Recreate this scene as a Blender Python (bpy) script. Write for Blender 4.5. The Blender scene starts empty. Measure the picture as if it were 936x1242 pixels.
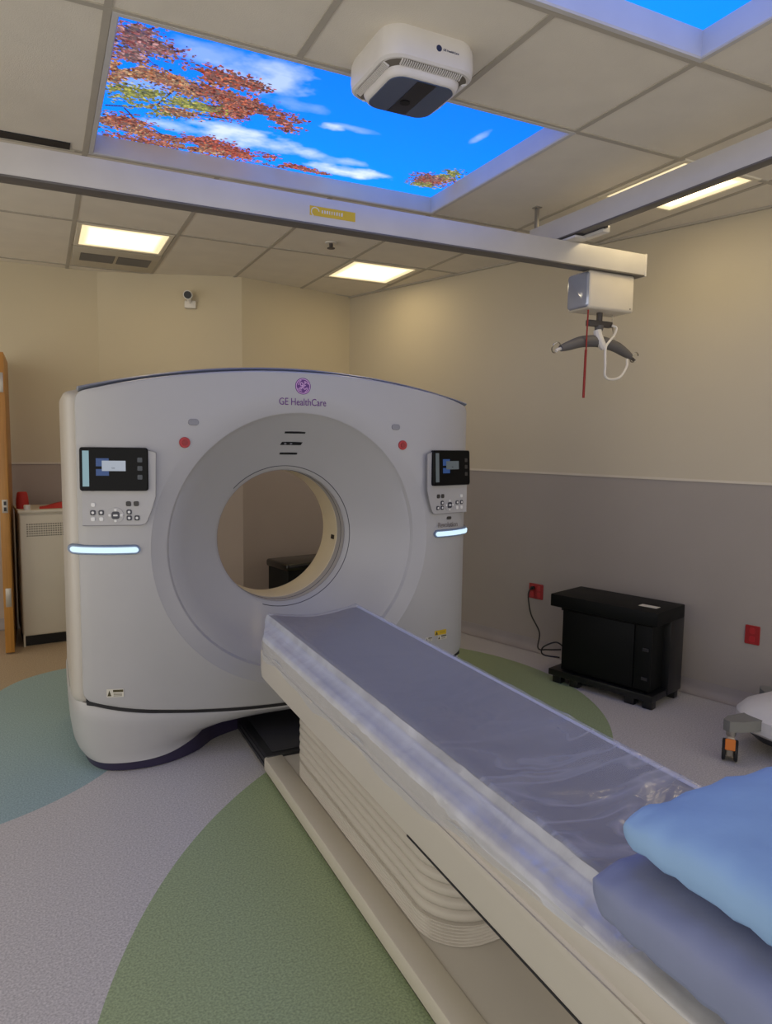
import bpy, bmesh, math, random
import numpy as np
from mathutils import Vector, Matrix
random.seed(7)
rng = np.random.default_rng(11)
COL = bpy.context.scene.collection
PI = math.pi

# ------------------------------------------------------------------ materials
def lin(c):
    return tuple((v / 12.92 if v <= 0.04045 else ((v + 0.055) / 1.055) ** 2.4) for v in [x / 255 for x in c])

def new_mat(name):
    m = bpy.data.materials.new(name)
    m.use_nodes = True
    nt = m.node_tree
    return m, nt, nt.nodes['Principled BSDF']

def mat(name, rgb, rough=0.5, metal=0.0, var=0.04, scale=6.0, bump=0.0, bscale=80.0, coat=0.0, spec=0.5):
    """principled surface with soft procedural tone variation and optional bump"""
    m, nt, p = new_mat(name)
    c = lin(rgb)
    tc = nt.nodes.new('ShaderNodeTexCoord')
    n = nt.nodes.new('ShaderNodeTexNoise'); n.inputs['Scale'].default_value = scale; n.inputs['Detail'].default_value = 3
    nt.links.new(tc.outputs['Object'], n.inputs['Vector'])
    r = nt.nodes.new('ShaderNodeValToRGB')
    r.color_ramp.elements[0].position = 0.3; r.color_ramp.elements[1].position = 0.7
    r.color_ramp.elements[0].color = (*[v * (1 - var) for v in c], 1)
    r.color_ramp.elements[1].color = (*[min(1, v * (1 + var)) for v in c], 1)
    nt.links.new(n.outputs['Fac'], r.inputs['Fac'])
    nt.links.new(r.outputs['Color'], p.inputs['Base Color'])
    p.inputs['Roughness'].default_value = rough
    p.inputs['Metallic'].default_value = metal
    p.inputs['Coat Weight'].default_value = coat
    p.inputs['Coat Roughness'].default_value = 0.15
    p.inputs['Specular IOR Level'].default_value = spec
    if bump:
        n2 = nt.nodes.new('ShaderNodeTexNoise'); n2.inputs['Scale'].default_value = bscale; n2.inputs['Detail'].default_value = 4
        nt.links.new(tc.outputs['Object'], n2.inputs['Vector'])
        b = nt.nodes.new('ShaderNodeBump'); b.inputs['Strength'].default_value = bump; b.inputs['Distance'].default_value = 0.01
        nt.links.new(n2.outputs['Fac'], b.inputs['Height'])
        nt.links.new(b.outputs['Normal'], p.inputs['Normal'])
    return m

def emis(name, rgb, strength, linear=False):
    m, nt, p = new_mat(name)
    p.inputs['Base Color'].default_value = (0.03, 0.03, 0.03, 1)
    p.inputs['Emission Color'].default_value = (*(rgb if linear else lin(rgb)), 1)
    p.inputs['Emission Strength'].default_value = strength
    p.inputs['Roughness'].default_value = 0.4
    return m

class NX:
    """tiny helper for scalar node expressions"""
    def __init__(s, nt): s.nt = nt
    def m(s, op, a, b=0.0, c=None):
        n = s.nt.nodes.new('ShaderNodeMath'); n.operation = op
        for i, v in enumerate((a, b) if c is None else (a, b, c)):
            if isinstance(v, (int, float)): n.inputs[i].default_value = v
            else: s.nt.links.new(v, n.inputs[i])
        return n.outputs[0]
    def mix(s, f, a, b):
        n = s.nt.nodes.new('ShaderNodeMix'); n.data_type = 'RGBA'
        for i, v in ((0, f), (6, a), (7, b)):
            if isinstance(v, (int, float)): n.inputs[i].default_value = v
            elif isinstance(v, tuple): n.inputs[i].default_value = (*v, 1)
            else: s.nt.links.new(v, n.inputs[i])
        return n.outputs[2]

def floor_material():
    m, nt, p = new_mat('speckled_vinyl_floor'); x = NX(nt)
    tc = nt.nodes.new('ShaderNodeTexCoord'); sp = nt.nodes.new('ShaderNodeSeparateXYZ')
    nt.links.new(tc.outputs['Object'], sp.inputs[0]); X, Y = sp.outputs[0], sp.outputs[1]
    def circ(cx, cy, r):
        dx, dy = x.m('SUBTRACT', X, cx), x.m('SUBTRACT', Y, cy)
        d = x.m('ADD', x.m('MULTIPLY', dx, dx), x.m('MULTIPLY', dy, dy))
        return x.m('LESS_THAN', d, r * r)
    left = x.m('LESS_THAN', X, 1.12)
    g = x.m('ADD', x.m('MULTIPLY', left, circ(2.425, 1.087, 2.4516)),
            x.m('MULTIPLY', x.m('SUBTRACT', 1.0, left), circ(1.556, 3.534, 1.3906)))
    far = x.m('GREATER_THAN', Y, 4.0); farther = x.m('GREATER_THAN', Y, 4.41)
    b1 = x.m('MULTIPLY', x.m('SUBTRACT', 1.0, far), circ(-0.585, 3.956, 1.047))
    b2 = x.m('MULTIPLY', x.m('MULTIPLY', far, x.m('SUBTRACT', 1.0, farther)), x.m('MULTIPLY', x.m('LESS_THAN', X, 0.75), x.m('GREATER_THAN', X, -0.3078)))
    inB = circ(0.221, 4.41, 0.5288)
    b3 = x.m('MULTIPLY', farther, inB)
    blue = x.m('MINIMUM', x.m('ADD', x.m('ADD', b1, b2), b3), 1.0)
    tan = x.m('MULTIPLY', x.m('MULTIPLY', farther, x.m('SUBTRACT', 1.0, inB)), x.m('LESS_THAN', X, 1.4))
    n = nt.nodes.new('ShaderNodeTexNoise'); n.inputs['Scale'].default_value = 150; n.inputs['Detail'].default_value = 2
    nt.links.new(tc.outputs['Object'], n.inputs['Vector'])
    v = nt.nodes.new('ShaderNodeTexVoronoi'); v.inputs['Scale'].default_value = 130
    nt.links.new(tc.outputs['Object'], v.inputs['Vector'])
    fleck = x.m('LESS_THAN', v.outputs['Distance'], 0.16)
    nr = nt.nodes.new('ShaderNodeMapRange'); nr.inputs[1].default_value = 0.3; nr.inputs[2].default_value = 0.7
    nr.inputs[3].default_value = 0.74; nr.inputs[4].default_value = 1.22
    nt.links.new(n.outputs['Fac'], nr.inputs[0])
    col = x.mix(g, lin(FLOOR_GREY), lin(FLOOR_GREEN))
    col = x.mix(blue, col, lin(FLOOR_BLUE))
    col = x.mix(tan, col, lin(FLOOR_TAN))
    vm = nt.nodes.new('ShaderNodeVectorMath'); vm.operation = 'SCALE'
    nt.links.new(col, vm.inputs[0]); nt.links.new(nr.outputs[0], vm.inputs['Scale'])
    dk = nt.nodes.new('ShaderNodeVectorMath'); dk.operation = 'SCALE'; dk.inputs['Scale'].default_value = 0.72
    nt.links.new(vm.outputs[0], dk.inputs[0])
    fin = x.mix(x.m('MULTIPLY', fleck, 0.55), vm.outputs[0], dk.outputs[0])
    nt.links.new(fin, p.inputs['Base Color'])
    p.inputs['Roughness'].default_value = 0.5
    p.inputs['Specular IOR Level'].default_value = 0.35
    return m

FLOOR_GREY = (190, 186, 183); FLOOR_GREEN = (150, 165, 126); FLOOR_BLUE = (146, 170, 172); FLOOR_TAN = (172, 152, 126)

def wall_material(name, upper, lower, zsplit):
    m, nt, p = new_mat(name); x = NX(nt)
    tc = nt.nodes.new('ShaderNodeTexCoord'); sp = nt.nodes.new('ShaderNodeSeparateXYZ')
    nt.links.new(tc.outputs['Object'], sp.inputs[0])
    n = nt.nodes.new('ShaderNodeTexNoise'); n.inputs['Scale'].default_value = 3.0; n.inputs['Detail'].default_value = 4
    nt.links.new(tc.outputs['Object'], n.inputs['Vector'])
    up = x.mix(n.outputs['Fac'], tuple(v * .97 for v in lin(upper)), tuple(v * 1.03 for v in lin(upper)))
    lo = x.mix(n.outputs['Fac'], tuple(v * .95 for v in lin(lower)), tuple(v * 1.05 for v in lin(lower)))
    nt.links.new(x.mix(x.m('GREATER_THAN', sp.outputs[2], zsplit), lo, up), p.inputs['Base Color'])
    n2 = nt.nodes.new('ShaderNodeTexNoise'); n2.inputs['Scale'].default_value = 140
    nt.links.new(tc.outputs['Object'], n2.inputs['Vector'])
    b = nt.nodes.new('ShaderNodeBump'); b.inputs['Strength'].default_value = 0.08; b.inputs['Distance'].default_value = 0.004
    nt.links.new(n2.outputs['Fac'], b.inputs['Height']); nt.links.new(b.outputs['Normal'], p.inputs['Normal'])
    p.inputs['Roughness'].default_value = 0.55
    p.inputs['Specular IOR Level'].default_value = 0.3
    return m

def sheet_material():
    m = bpy.data.materials.new('clear_plastic_film'); m.use_nodes = True
    nt = m.node_tree; nt.nodes.clear()
    out = nt.nodes.new('ShaderNodeOutputMaterial'); mx = nt.nodes.new('ShaderNodeMixShader')
    tr = nt.nodes.new('ShaderNodeBsdfTransparent'); tr.inputs[0].default_value = (0.93, 0.94, 0.96, 1)
    gl = nt.nodes.new('ShaderNodeBsdfPrincipled')
    gl.inputs['Base Color'].default_value = (0.62, 0.64, 0.70, 1)
    gl.inputs['Roughness'].default_value = 0.16; gl.inputs['Specular IOR Level'].default_value = 1.0
    tc = nt.nodes.new('ShaderNodeTexCoord')
    n = nt.nodes.new('ShaderNodeTexNoise'); n.inputs['Scale'].default_value = 9; n.inputs['Detail'].default_value = 3; n.inputs['Distortion'].default_value = 1.2
    nt.links.new(tc.outputs['Object'], n.inputs['Vector'])
    b = nt.nodes.new('ShaderNodeBump'); b.inputs['Strength'].default_value = 0.35; b.inputs['Distance'].default_value = 0.02
    nt.links.new(n.outputs['Fac'], b.inputs['Height']); nt.links.new(b.outputs['Normal'], gl.inputs['Normal'])
    lw = nt.nodes.new('ShaderNodeLayerWeight'); lw.inputs[0].default_value = 0.45
    nt.links.new(b.outputs['Normal'], lw.inputs['Normal'])
    mr = nt.nodes.new('ShaderNodeMapRange'); mr.inputs[3].default_value = 0.10; mr.inputs[4].default_value = 0.40
    nt.links.new(lw.outputs['Facing'], mr.inputs[0]); x = NX(nt)
    sp = nt.nodes.new('ShaderNodeSeparateXYZ'); nt.links.new(tc.outputs['Object'], sp.inputs[0])
    bunch_sheen = x.m('MULTIPLY', x.m('LESS_THAN', sp.outputs[0], -0.2185), x.m('GREATER_THAN', sp.outputs[0], -0.290))   # film bunched on the ledge, made paler to paint in its skylight reflection
    n3 = nt.nodes.new('ShaderNodeTexNoise'); n3.inputs['Scale'].default_value = 7; n3.inputs['Detail'].default_value = 2
    nt.links.new(tc.outputs['Object'], n3.inputs['Vector'])
    nt.links.new(x.m('ADD', mr.outputs[0], x.m('MULTIPLY', bunch_sheen, x.m('MULTIPLY', n3.outputs['Fac'], 0.75))), mx.inputs[0])
    # loose film towards the pillows: crease highlights and haze painted as opacity
    mp = nt.nodes.new('ShaderNodeMapping'); mp.inputs['Scale'].default_value = (1.3, 4.2, 1.3); mp.inputs['Rotation'].default_value = (0, 0, 0.55)
    nt.links.new(tc.outputs['Object'], mp.inputs[0])
    n4 = nt.nodes.new('ShaderNodeTexNoise'); n4.inputs['Scale'].default_value = 1.6; n4.inputs['Detail'].default_value = 2; n4.inputs['Distortion'].default_value = 0.7
    nt.links.new(mp.outputs[0], n4.inputs['Vector'])
    ridge = x.m('POWER', x.m('SUBTRACT', 1.0, x.m('ABSOLUTE', x.m('MULTIPLY', x.m('SUBTRACT', n4.outputs['Fac'], 0.5), 6.0))), 3.0)
    zone = nt.nodes.new('ShaderNodeMapRange'); zone.inputs[1].default_value = -0.15; zone.inputs[2].default_value = -0.75; zone.inputs[3].default_value = 0.02; zone.inputs[4].default_value = 0.24
    nt.links.new(sp.outputs[1], zone.inputs[0])
    top = x.m('GREATER_THAN', sp.outputs[0], -0.2185)
    haze = x.m('MULTIPLY', x.m('MULTIPLY', top, zone.outputs[0]), x.m('ADD', x.m('MAXIMUM', ridge, 0.0), 0.18))
    prev = mx.inputs[0].links[0].from_socket
    nt.links.new(x.m('MINIMUM', x.m('ADD', prev, haze), 0.95), mx.inputs[0])
    nt.links.new(tr.outputs[0], mx.inputs[1]); nt.links.new(gl.outputs[0], mx.inputs[2])
    nt.links.new(mx.outputs[0], out.inputs['Surface'])
    return m

def picture_material(strength):
    m, nt, p = new_mat('backlit_sky_picture')
    a = nt.nodes.new('ShaderNodeVertexColor'); a.layer_name = 'picture'
    p.inputs['Base Color'].default_value = (0.02, 0.02, 0.02, 1)
    p.inputs['Roughness'].default_value = 0.6; p.inputs['Specular IOR Level'].default_value = 0.1
    nt.links.new(a.outputs['Color'], p.inputs['Emission Color'])
    p.inputs['Emission Strength'].default_value = strength
    return m

def wood_material():
    m, nt, p = new_mat('oak_door_wood')
    tc = nt.nodes.new('ShaderNodeTexCoord'); mp = nt.nodes.new('ShaderNodeMapping')
    mp.inputs['Scale'].default_value = (30, 30, 1.2)
    nt.links.new(tc.outputs['Object'], mp.inputs[0])
    n = nt.nodes.new('ShaderNodeTexNoise'); n.inputs['Scale'].default_value = 3; n.inputs['Detail'].default_value = 5
    nt.links.new(mp.outputs[0], n.inputs['Vector'])
    r = nt.nodes.new('ShaderNodeValToRGB')
    r.color_ramp.elements[0].color = (*lin((150, 100, 38)), 1); r.color_ramp.elements[1].color = (*lin((196, 142, 66)), 1)
    nt.links.new(n.outputs['Fac'], r.inputs[0]); nt.links.new(r.outputs[0], p.inputs['Base Color'])
    p.inputs['Roughness'].default_value = 0.4
    return m

M = dict(
    floor=floor_material(),
    wall=wall_material('painted_wall', (200, 188, 160), (170, 157, 144), 1.297),
    wallR=wall_material('painted_wall_right', (194, 184, 162), (158, 150, 141), 1.297),
    trimw=mat('trim_cream', (205, 196, 178), 0.45),
    cove=mat('cove_vinyl', (150, 143, 140), 0.5, bump=0.05, bscale=150),
    tile=mat('ceiling_tile', (222, 215, 200), 0.9, var=0.03, bump=0.15, bscale=220, spec=0.1),
    grid=mat('ceiling_grid_metal', (176, 169, 155), 0.6, spec=0.2),
    gantry=mat('white_gantry_shell', (172, 171, 170), 0.38, var=0.01, coat=0.15),
    gantryside=mat('white_gantry_side', (184, 178, 168), 0.38, var=0.01, coat=0.1),
    tunnel=mat('cream_bore_lining', (222, 210, 180), 0.35, var=0.01),
    seamshade=mat('dark_seam_and_shade', (26, 25, 28), 0.6),
    toe=mat('dark_purple_plinth', (48, 42, 68), 0.4),
    dark=mat('dark_plastic', (38, 38, 42), 0.45),
    black=mat('black_plastic', (15, 16, 17), 0.35),
    blackm=mat('black_cabinet_steel', (11, 13, 12), 0.55, spec=0.2),
    blackl=mat('black_glossy_vinyl', (22, 20, 18), 0.2),
    screen=mat('black_display_glass', (6, 7, 9), 0.3, spec=0.15),
    ui_pale=emis('screen_pale', (150, 190, 200), 0.6),
    ui_blue=emis('screen_blue', (10, 70, 135), 0.6),
    ui_white=emis('screen_window', (190, 200, 215), 0.6),
    ui_icon=emis('screen_icon', (70, 82, 95), 0.25),
    ui_dim=emis('screen_dim', (95, 105, 110), 0.5),
    button=mat('pale_button', (225, 225, 222), 0.4),
    btnring=mat('button_ring_grey', (62, 64, 72), 0.4),
    btndark=mat('dark_button', (56, 54, 52), 0.4),
    padmark=mat('control_panel_plate', (178, 177, 176), 0.42),
    groove=mat('panel_groove', (140, 138, 138), 0.5),
    winglass=mat('grey_sensor_window', (128, 128, 134), 0.2),
    red=mat('red_plastic', (172, 34, 40), 0.35),
    reddk=mat('dark_red_plate', (150, 26, 30), 0.4),
    redclo=mat('red_fabric', (176, 44, 36), 0.7, bump=0.3, bscale=40),
    purple=mat('purple_print', (98, 42, 122), 0.4),
    pinkish=mat('pale_pink_print', (214, 168, 214), 0.4),
    greyprint=mat('grey_print', (120, 112, 108), 0.4),
    navy=mat('navy_print', (32, 44, 84), 0.4),
    yellow=mat('yellow_label', (206, 172, 34), 0.5),
    olive=mat('dark_label_ink', (66, 58, 20), 0.5),
    lblwhite=mat('white_label', (210, 206, 190), 0.5),
    barlight=emis('blue_white_status_light', (205, 232, 250), 1.15),
    barbez=mat('blue_grey_bezel', (112, 128, 152), 0.35),
    capstrip=mat('pale_cap_strip', (138, 144, 156), 0.4),
    table=mat('cream_table_plastic', (186, 180, 170), 0.4, var=0.01),
    tablelip=mat('grey_table_lip', (188, 182, 172), 0.45, var=0.01),
    cradle=mat('pale_cradle', (206, 210, 222), 0.35),
    bellows=mat('cream_rubber_bellows', (182, 175, 164), 0.55, var=0.02),
    rail=mat('cream_base_rail', (194, 187, 172), 0.45, var=0.02),
    pad=mat('dark_grey_vinyl_pad', (122, 119, 117), 0.5, var=0.03, bump=0.15, bscale=14),
    film=sheet_material(),
    pilA=mat('light_blue_pillowcase', (134, 168, 208), 0.8, var=0.05, bump=0.25, bscale=12),
    pilB=mat('periwinkle_pillowcase', (122, 130, 160), 0.75, var=0.06, bump=0.3, bscale=10),
    skyframe=mat('white_skylight_frame', (196, 194, 192), 0.5, spec=0.2),
    picture=picture_material(1.0),
    lampframe=mat('white_lamp_frame', (220, 212, 192), 0.5),
    vent=mat('white_vent_frame', (186, 178, 160), 0.6),
    louvre=mat('grey_louvre_blades', (118, 112, 102), 0.6),
    ventdk=mat('grey_vent_louvre', (104, 98, 88), 0.7),
    railw=mat('white_powder_coated_rail', (196, 192, 186), 0.35),
    raild=mat('dark_rail_edge', (96, 92, 88), 0.5),
    alum=mat('aluminium', (150, 146, 140), 0.35, metal=0.6),
    motor=mat('cream_motor_housing', (208, 200, 184), 0.3),
    mirror=mat('glossy_end_cap', (170, 178, 196), 0.1, metal=0.55),
    hang=mat('grey_hanger_padding', (92, 90, 90), 0.6),
    hangdk=mat('dark_clamp', (70, 64, 60), 0.5),
    steel=mat('steel_hook', (168, 162, 150), 0.25, metal=0.9),
    white=mat('white_plastic', (214, 210, 202), 0.4),
    strap=mat('red_strap', (140, 38, 30), 0.7),
    cabw=mat('cream_cabinet_steel', (208, 200, 180), 0.45, var=0.015),
    hole=mat('vent_hole', (60, 56, 50), 0.8),
    wood=wood_material(),
    brass=mat('dull_steel_plate', (176, 168, 154), 0.35, metal=0.5),
    orange=mat('orange_brake_pedal', (206, 112, 24), 0.45),
    wheel=mat('black_wheel_tyre', (24, 24, 24), 0.6),
    cartw=mat('white_cart_shell', (214, 212, 208), 0.4),
    cartg=mat('grey_cart_leg', (122, 122, 116), 0.5),
    cable=mat('black_cable', (14, 14, 14), 0.5),
    scanwhite=mat('white_scanner_shell', (214, 210, 204), 0.42),
    scanglass=mat('dark_blue_scanner_glass', (70, 84, 112), 0.08, coat=0.3),
)

# ------------------------------------------------------------------ object helpers
WL = {}
def empty(name, loc, label=None, cat=None, group=None):
    o = bpy.data.objects.new(name, None); COL.objects.link(o)
    o.location = loc; o.empty_display_size = 0.05; WL[o.name] = Vector(loc)
    if label: o['label'] = label; o['category'] = cat
    if group: o['group'] = group
    return o

def tag(o, label, cat, group=None):
    o['label'] = label; o['category'] = cat
    if group: o['group'] = group
    return o

def obj(name, bm, m, parent=None, smooth=True, angle=35, kind=None, origin=None, label=None):
    """bm is in world coordinates"""
    org = Vector(origin) if origin is not None else (WL[parent.name] if parent else Vector((0, 0, 0)))
    if parent is None and origin is None and kind is None:
        xs = [v.co for v in bm.verts]
        org = Vector(((min(c.x for c in xs) + max(c.x for c in xs)) / 2, (min(c.y for c in xs) + max(c.y for c in xs)) / 2, min(c.z for c in xs)))
    bmesh.ops.remove_doubles(bm, verts=bm.verts, dist=1e-6)
    bmesh.ops.recalc_face_normals(bm, faces=bm.faces)
    for v in bm.verts: v.co -= org
    me = bpy.data.meshes.new(name)
    if smooth:
        for f in bm.faces: f.smooth = True
        for e in bm.edges:
            if len(e.link_faces) == 2:
                e.smooth = e.calc_face_angle(0) < math.radians(angle)
            else: e.smooth = False
    bm.to_mesh(me); bm.free()
    me.materials.append(m)
    o = bpy.data.objects.new(name, me); COL.objects.link(o)
    if parent:
        o.parent = parent; o.location = org - WL[parent.name]
    else: o.location = org
    WL[o.name] = org.copy()
    if kind: o['kind'] = kind
    if label: o['label'] = label
    return o

def B(): return bmesh.new()

def box(bm, x0, x1, y0, y1, z0, z1, bev=0.0, seg=2, mtx=None):
    vs = [bm.verts.new((x, y, z)) for x in (x0, x1) for y in (y0, y1) for z in (z0, z1)]
    fs = [bm.faces.new([vs[i] for i in q]) for q in ((0, 1, 3, 2), (4, 6, 7, 5), (0, 4, 5, 1), (2, 3, 7, 6), (0, 2, 6, 4), (1, 5, 7, 3))]
    new = set(vs)
    if bev:
        es = list({e for f in fs for e in f.edges})
        r = bmesh.ops.bevel(bm, geom=es, offset=bev, segments=seg, affect='EDGES', profile=0.5)
        new = set(v for v in r['verts']) | {v for v in vs if v.is_valid}
    if mtx is not None:
        for v in new: v.co = mtx @ v.co
    return bm

def ring_faces(bm, rings, closed=True, cap0=False, cap1=False):
    vr = [[bm.verts.new(p) for p in r] for r in rings]
    n = len(vr[0])
    for a, b in zip(vr[:-1], vr[1:]):
        for i in range(n if closed else n - 1):
            j = (i + 1) % n
            bm.faces.new((a[i], a[j], b[j], b[i]))
    if cap0: bm.faces.new(vr[0])
    if cap1: bm.faces.new(vr[-1][::-1])
    return vr

def tube(bm, pts, r, n=10, cap=True, radii=None):
    pts = [Vector(p) for p in pts]
    rings = []; up = None
    for i, p in enumerate(pts):
        t = (pts[min(i + 1, len(pts) - 1)] - pts[max(i - 1, 0)]).normalized()
        if up is None:
            up = Vector((0, 0, 1)) if abs(t.z) < 0.9 else Vector((1, 0, 0))
        s = t.cross(up).normalized(); up = s.cross(t).normalized()
        rr = radii[i] if radii else r
        rings.append([p + rr * (math.cos(a) * s + math.sin(a) * up) for a in [2 * PI * k / n for k in range(n)]])
    ring_faces(bm, rings, True, cap, cap)
    return bm

def spline(ctrl, k=8):
    P = [Vector(p) for p in ctrl]; P = [2 * P[0] - P[1]] + P + [2 * P[-1] - P[-2]]
    out = []
    for i in range(1, len(P) - 2):
        for j in range(k):
            t = j / k
            a, b, c, d = P[i - 1], P[i], P[i + 1], P[i + 2]
            out.append(0.5 * (2 * b + (c - a) * t + (2 * a - 5 * b + 4 * c - d) * t * t + (3 * b - a - 3 * c + d) * t ** 3))
    out.append(P[-2]); return out

def rrect(hx, hy, r, n=6):
    """rounded rectangle outline in 2D, CCW"""
    pts = []
    for cx, cy, a0 in ((hx - r, hy - r, 0), (-hx + r, hy - r, PI / 2), (-hx + r, -hy + r, PI), (hx - r, -hy + r, 1.5 * PI)):
        for k in range(n + 1):
            a = a0 + PI / 2 * k / n
            pts.append((cx + r * math.cos(a), cy + r * math.sin(a)))
    return pts

def plate(bm, outline, d, mtx, bev=0.0):
    """flat solid: 2D outline (u,v) extruded 0..d along the frame's normal"""
    rings = [[(u, v, 0) for u, v in outline]]
    if bev:
        cx = sum(u for u, v in outline) / len(outline); cy = sum(v for u, v in outline) / len(outline)
        ext = max(max(abs(u - cx), abs(v - cy)) for u, v in outline); s = 1 - bev / ext
        rings += [[(u, v, d - bev) for u, v in outline], [(cx + (u - cx) * s, cy + (v - cy) * s, d) for u, v in outline]]
    else: rings += [[(u, v, d) for u, v in outline]]
    ring_faces(bm, [[mtx @ Vector(p) for p in r] for r in rings], True, True, True)
    return bm

def disc(r, n=20): return [(r * math.cos(2 * PI * k / n), r * math.sin(2 * PI * k / n)) for k in range(n)]

def frame(o, u, n):
    """matrix with x=u, z=n, y=n x u, origin o"""
    n = Vector(n).normalized(); u = Vector(u); u = (u - n * u.dot(n)).normalized(); v = n.cross(u)
    m = Matrix((u, v, n)).transposed().to_4x4(); m.translation = Vector(o); return m

def text(bm, s, size, mtx, depth=0.0006, align='CENTER', sx=1.0, bold=0.0):
    cu = bpy.data.curves.new('lettering', 'FONT'); cu.body = s; cu.size = size; cu.align_x = align; cu.align_y = 'CENTER'
    cu.extrude = depth; cu.resolution_u = 3; cu.offset = bold
    o = bpy.data.objects.new('lettering', cu); COL.objects.link(o)
    dg = bpy.context.evaluated_depsgraph_get(); dg.update()
    me = bpy.data.meshes.new_from_object(o.evaluated_get(dg))
    S = Matrix.Diagonal((sx, 1, 1, 1))
    me.transform(mtx @ S)
    bm.from_mesh(me)
    bpy.data.objects.remove(o); bpy.data.meshes.remove(me); bpy.data.curves.remove(cu)
    return bm

def poly_prism(bm, pts2, z0, z1, bev=0.0):
    rings = [[(x, y, z0) for x, y in pts2], [(x, y, z1) for x, y in pts2]]
    ring_faces(bm, rings, True, True, True); return bm

def extrude_y(bm, prof, y0, y1, steps=1):
    rings = [[(x, y0 + (y1 - y0) * k / steps, z) for x, z in prof] for k in range(steps + 1)]
    ring_faces(bm, rings, True, True, True); return bm

# ------------------------------------------------------------------ camera
CE = 2.81
yaw, pitch, roll, F = 0.45536566, -0.09913766, 0.01413589, 853.785
cy_, sy_, cp_, sp_ = math.cos(yaw), math.sin(yaw), math.cos(pitch), math.sin(pitch)
fw = Vector((sy_ * cp_, cy_ * cp_, sp_)); rt = Vector((cy_, -sy_, 0)); up = rt.cross(fw)
rt2 = math.cos(roll) * rt + math.sin(roll) * up; up2 = -math.sin(roll) * rt + math.cos(roll) * up
cam = bpy.data.cameras.new('camera'); cam_o = bpy.data.objects.new('camera', cam); COL.objects.link(cam_o)
mw = Matrix((rt2, up2, -fw)).transposed().to_4x4(); mw.translation = (0, 0, 1.5)
cam_o.matrix_world = mw
cam.sensor_fit = 'AUTO'; cam.sensor_width = 36.0; cam.lens = F / 1242 * 36; cam.clip_start = 0.05
bpy.context.scene.camera = cam_o

# ------------------------------------------------------------------ room shell
def wallX(y): return 4.45 - 0.31 * y          # right wall line
XW, YN = -3.0, -1.6
CORNER = (wallX(6.06), 6.06)
P_back = [(XW, 6.16), (0.44, 6.16), (1.50, 5.775), CORNER]
Rnear = (wallX(YN), YN)

bm = B(); f = bm.faces.new([bm.verts.new((x, y, 0)) for x, y in [(XW, YN), Rnear, CORNER, P_back[2], P_back[1], P_back[0]]])
obj('floor', bm, M['floor'], kind='structure', smooth=False)

def wall(name, a, b, m, t=0.1, flip=False):
    a, b = Vector((*a, 0)), Vector((*b, 0)); d = (b - a).normalized(); n = Vector((-d.y, d.x, 0)) * t
    bm = B()
    ring_faces(bm, [[p + Vector((0, 0, z)) for p in (a, b, b + n, a + n)] for z in (0, CE + 0.25)], True, True, True)
    return obj(name, bm, m, kind='structure', smooth=False)
wall('wall_back_left', P_back[0], P_back[1], M['wall'])
wall('wall_back', P_back[1], P_back[2], M['wall'])
wall('wall_back_right', P_back[2], CORNER, M['wall'])
wall('wall_right', CORNER, Rnear, M['wallR'])

# wall cap rail on top of the wainscot, cove base
wd = Vector((Rnear[0] - CORNER[0], Rnear[1] - CORNER[1], 0)).normalized(); wn = Vector((wd.y, -wd.x, 0))  # into room
if wn.x > 0: wn = -wn
def along(a, b, z0, z1, t, inn):
    bm = B(); a, b = Vector((*a, 0)), Vector((*b, 0))
    ring_faces(bm, [[p + Vector((0, 0, z)) for p in (a, b, b + inn * t, a + inn * t)] for z in (z0, z1)], True, True, True)
    return bm
obj('trim_1', along(CORNER, Rnear, 1.290, 1.304, 0.006, wn), M['trimw'], kind='structure', smooth=False)
dbl = Vector((0, -1, 0))
obj('trim_2', along(P_back[0], P_back[1], 1.290, 1.304, 0.006, dbl), M['trimw'], kind='structure', smooth=False)
def cove(name, a, b, inn):
    bm = B(); a, b = Vector((*a, 0)), Vector((*b, 0))
    prof = [(0.004, 0.085), (0.006, 0.05)] + [(0.006 + 0.05 * (1 - math.cos(k / 6 * PI / 2)), 0.05 * (1 - math.sin(k / 6 * PI / 2)) + 0.002) for k in range(1, 7)] + [(0.0, 0.001), (0.0, 0.085)]
    ring_faces(bm, [[p + inn * o + Vector((0, 0, z)) for o, z in prof] for p in (a, b)], True, True, True)
    return obj(name, bm, M['cove'], kind='structure')
cove('baseboard_right', CORNER, Rnear, wn)
cove('baseboard_back', P_back[0], P_back[1], dbl)

# ceiling: tiles with openings for the two skylight panels, T-bar grid
SK1 = (0.245, 2.06, 2.455, 3.66); SK2 = (0.245, 2.06, 0.61, 1.82)
bm = B()
xs = sorted([XW, SK1[0], SK1[1], 5.1]); ys = sorted([YN, SK2[2], SK2[3], SK1[2], SK1[3], 6.3])
for i in range(3):
    for j in range(5):
        if i == 1 and j in (1, 3): continue
        box(bm, xs[i], xs[i + 1], ys[j], ys[j + 1], CE, CE + 0.02)
obj('ceiling', bm, M['tile'], kind='structure', smooth=False)
bm = B(); t = 0.012; zg = CE - 0.004
GX = [0.225 + 0.611 * k for k in range(-5, 7)]; GY = [-1.2, 0.595, 1.835, 2.445, 3.67, 4.81, 6.03]
for gx in GX:
    segs = [(YN, SK2[2]), (SK2[3], SK1[2]), (SK1[3], 6.2)] if SK1[0] + .1 < gx < SK1[1] - .1 else [(YN, 6.2)]
    for a, b in segs: box(bm, gx - t, gx + t, a, b, zg, CE + 0.001)
for gy in GY:
    box(bm, XW, 4.9, gy - t, gy + t, zg - 0.0005, CE + 0.001)
box(bm, 0.225, 0.84, 5.395 - t, 5.395 + t, zg, CE + 0.001)
for gx in (2.05, 2.67): box(bm, gx, gx + 0.61, 5.42 - t, 5.42 + t, zg, CE + 0.001) if gx < 2.6 else None
obj('trim_3', bm, M['grid'], kind='structure', smooth=False)
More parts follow.
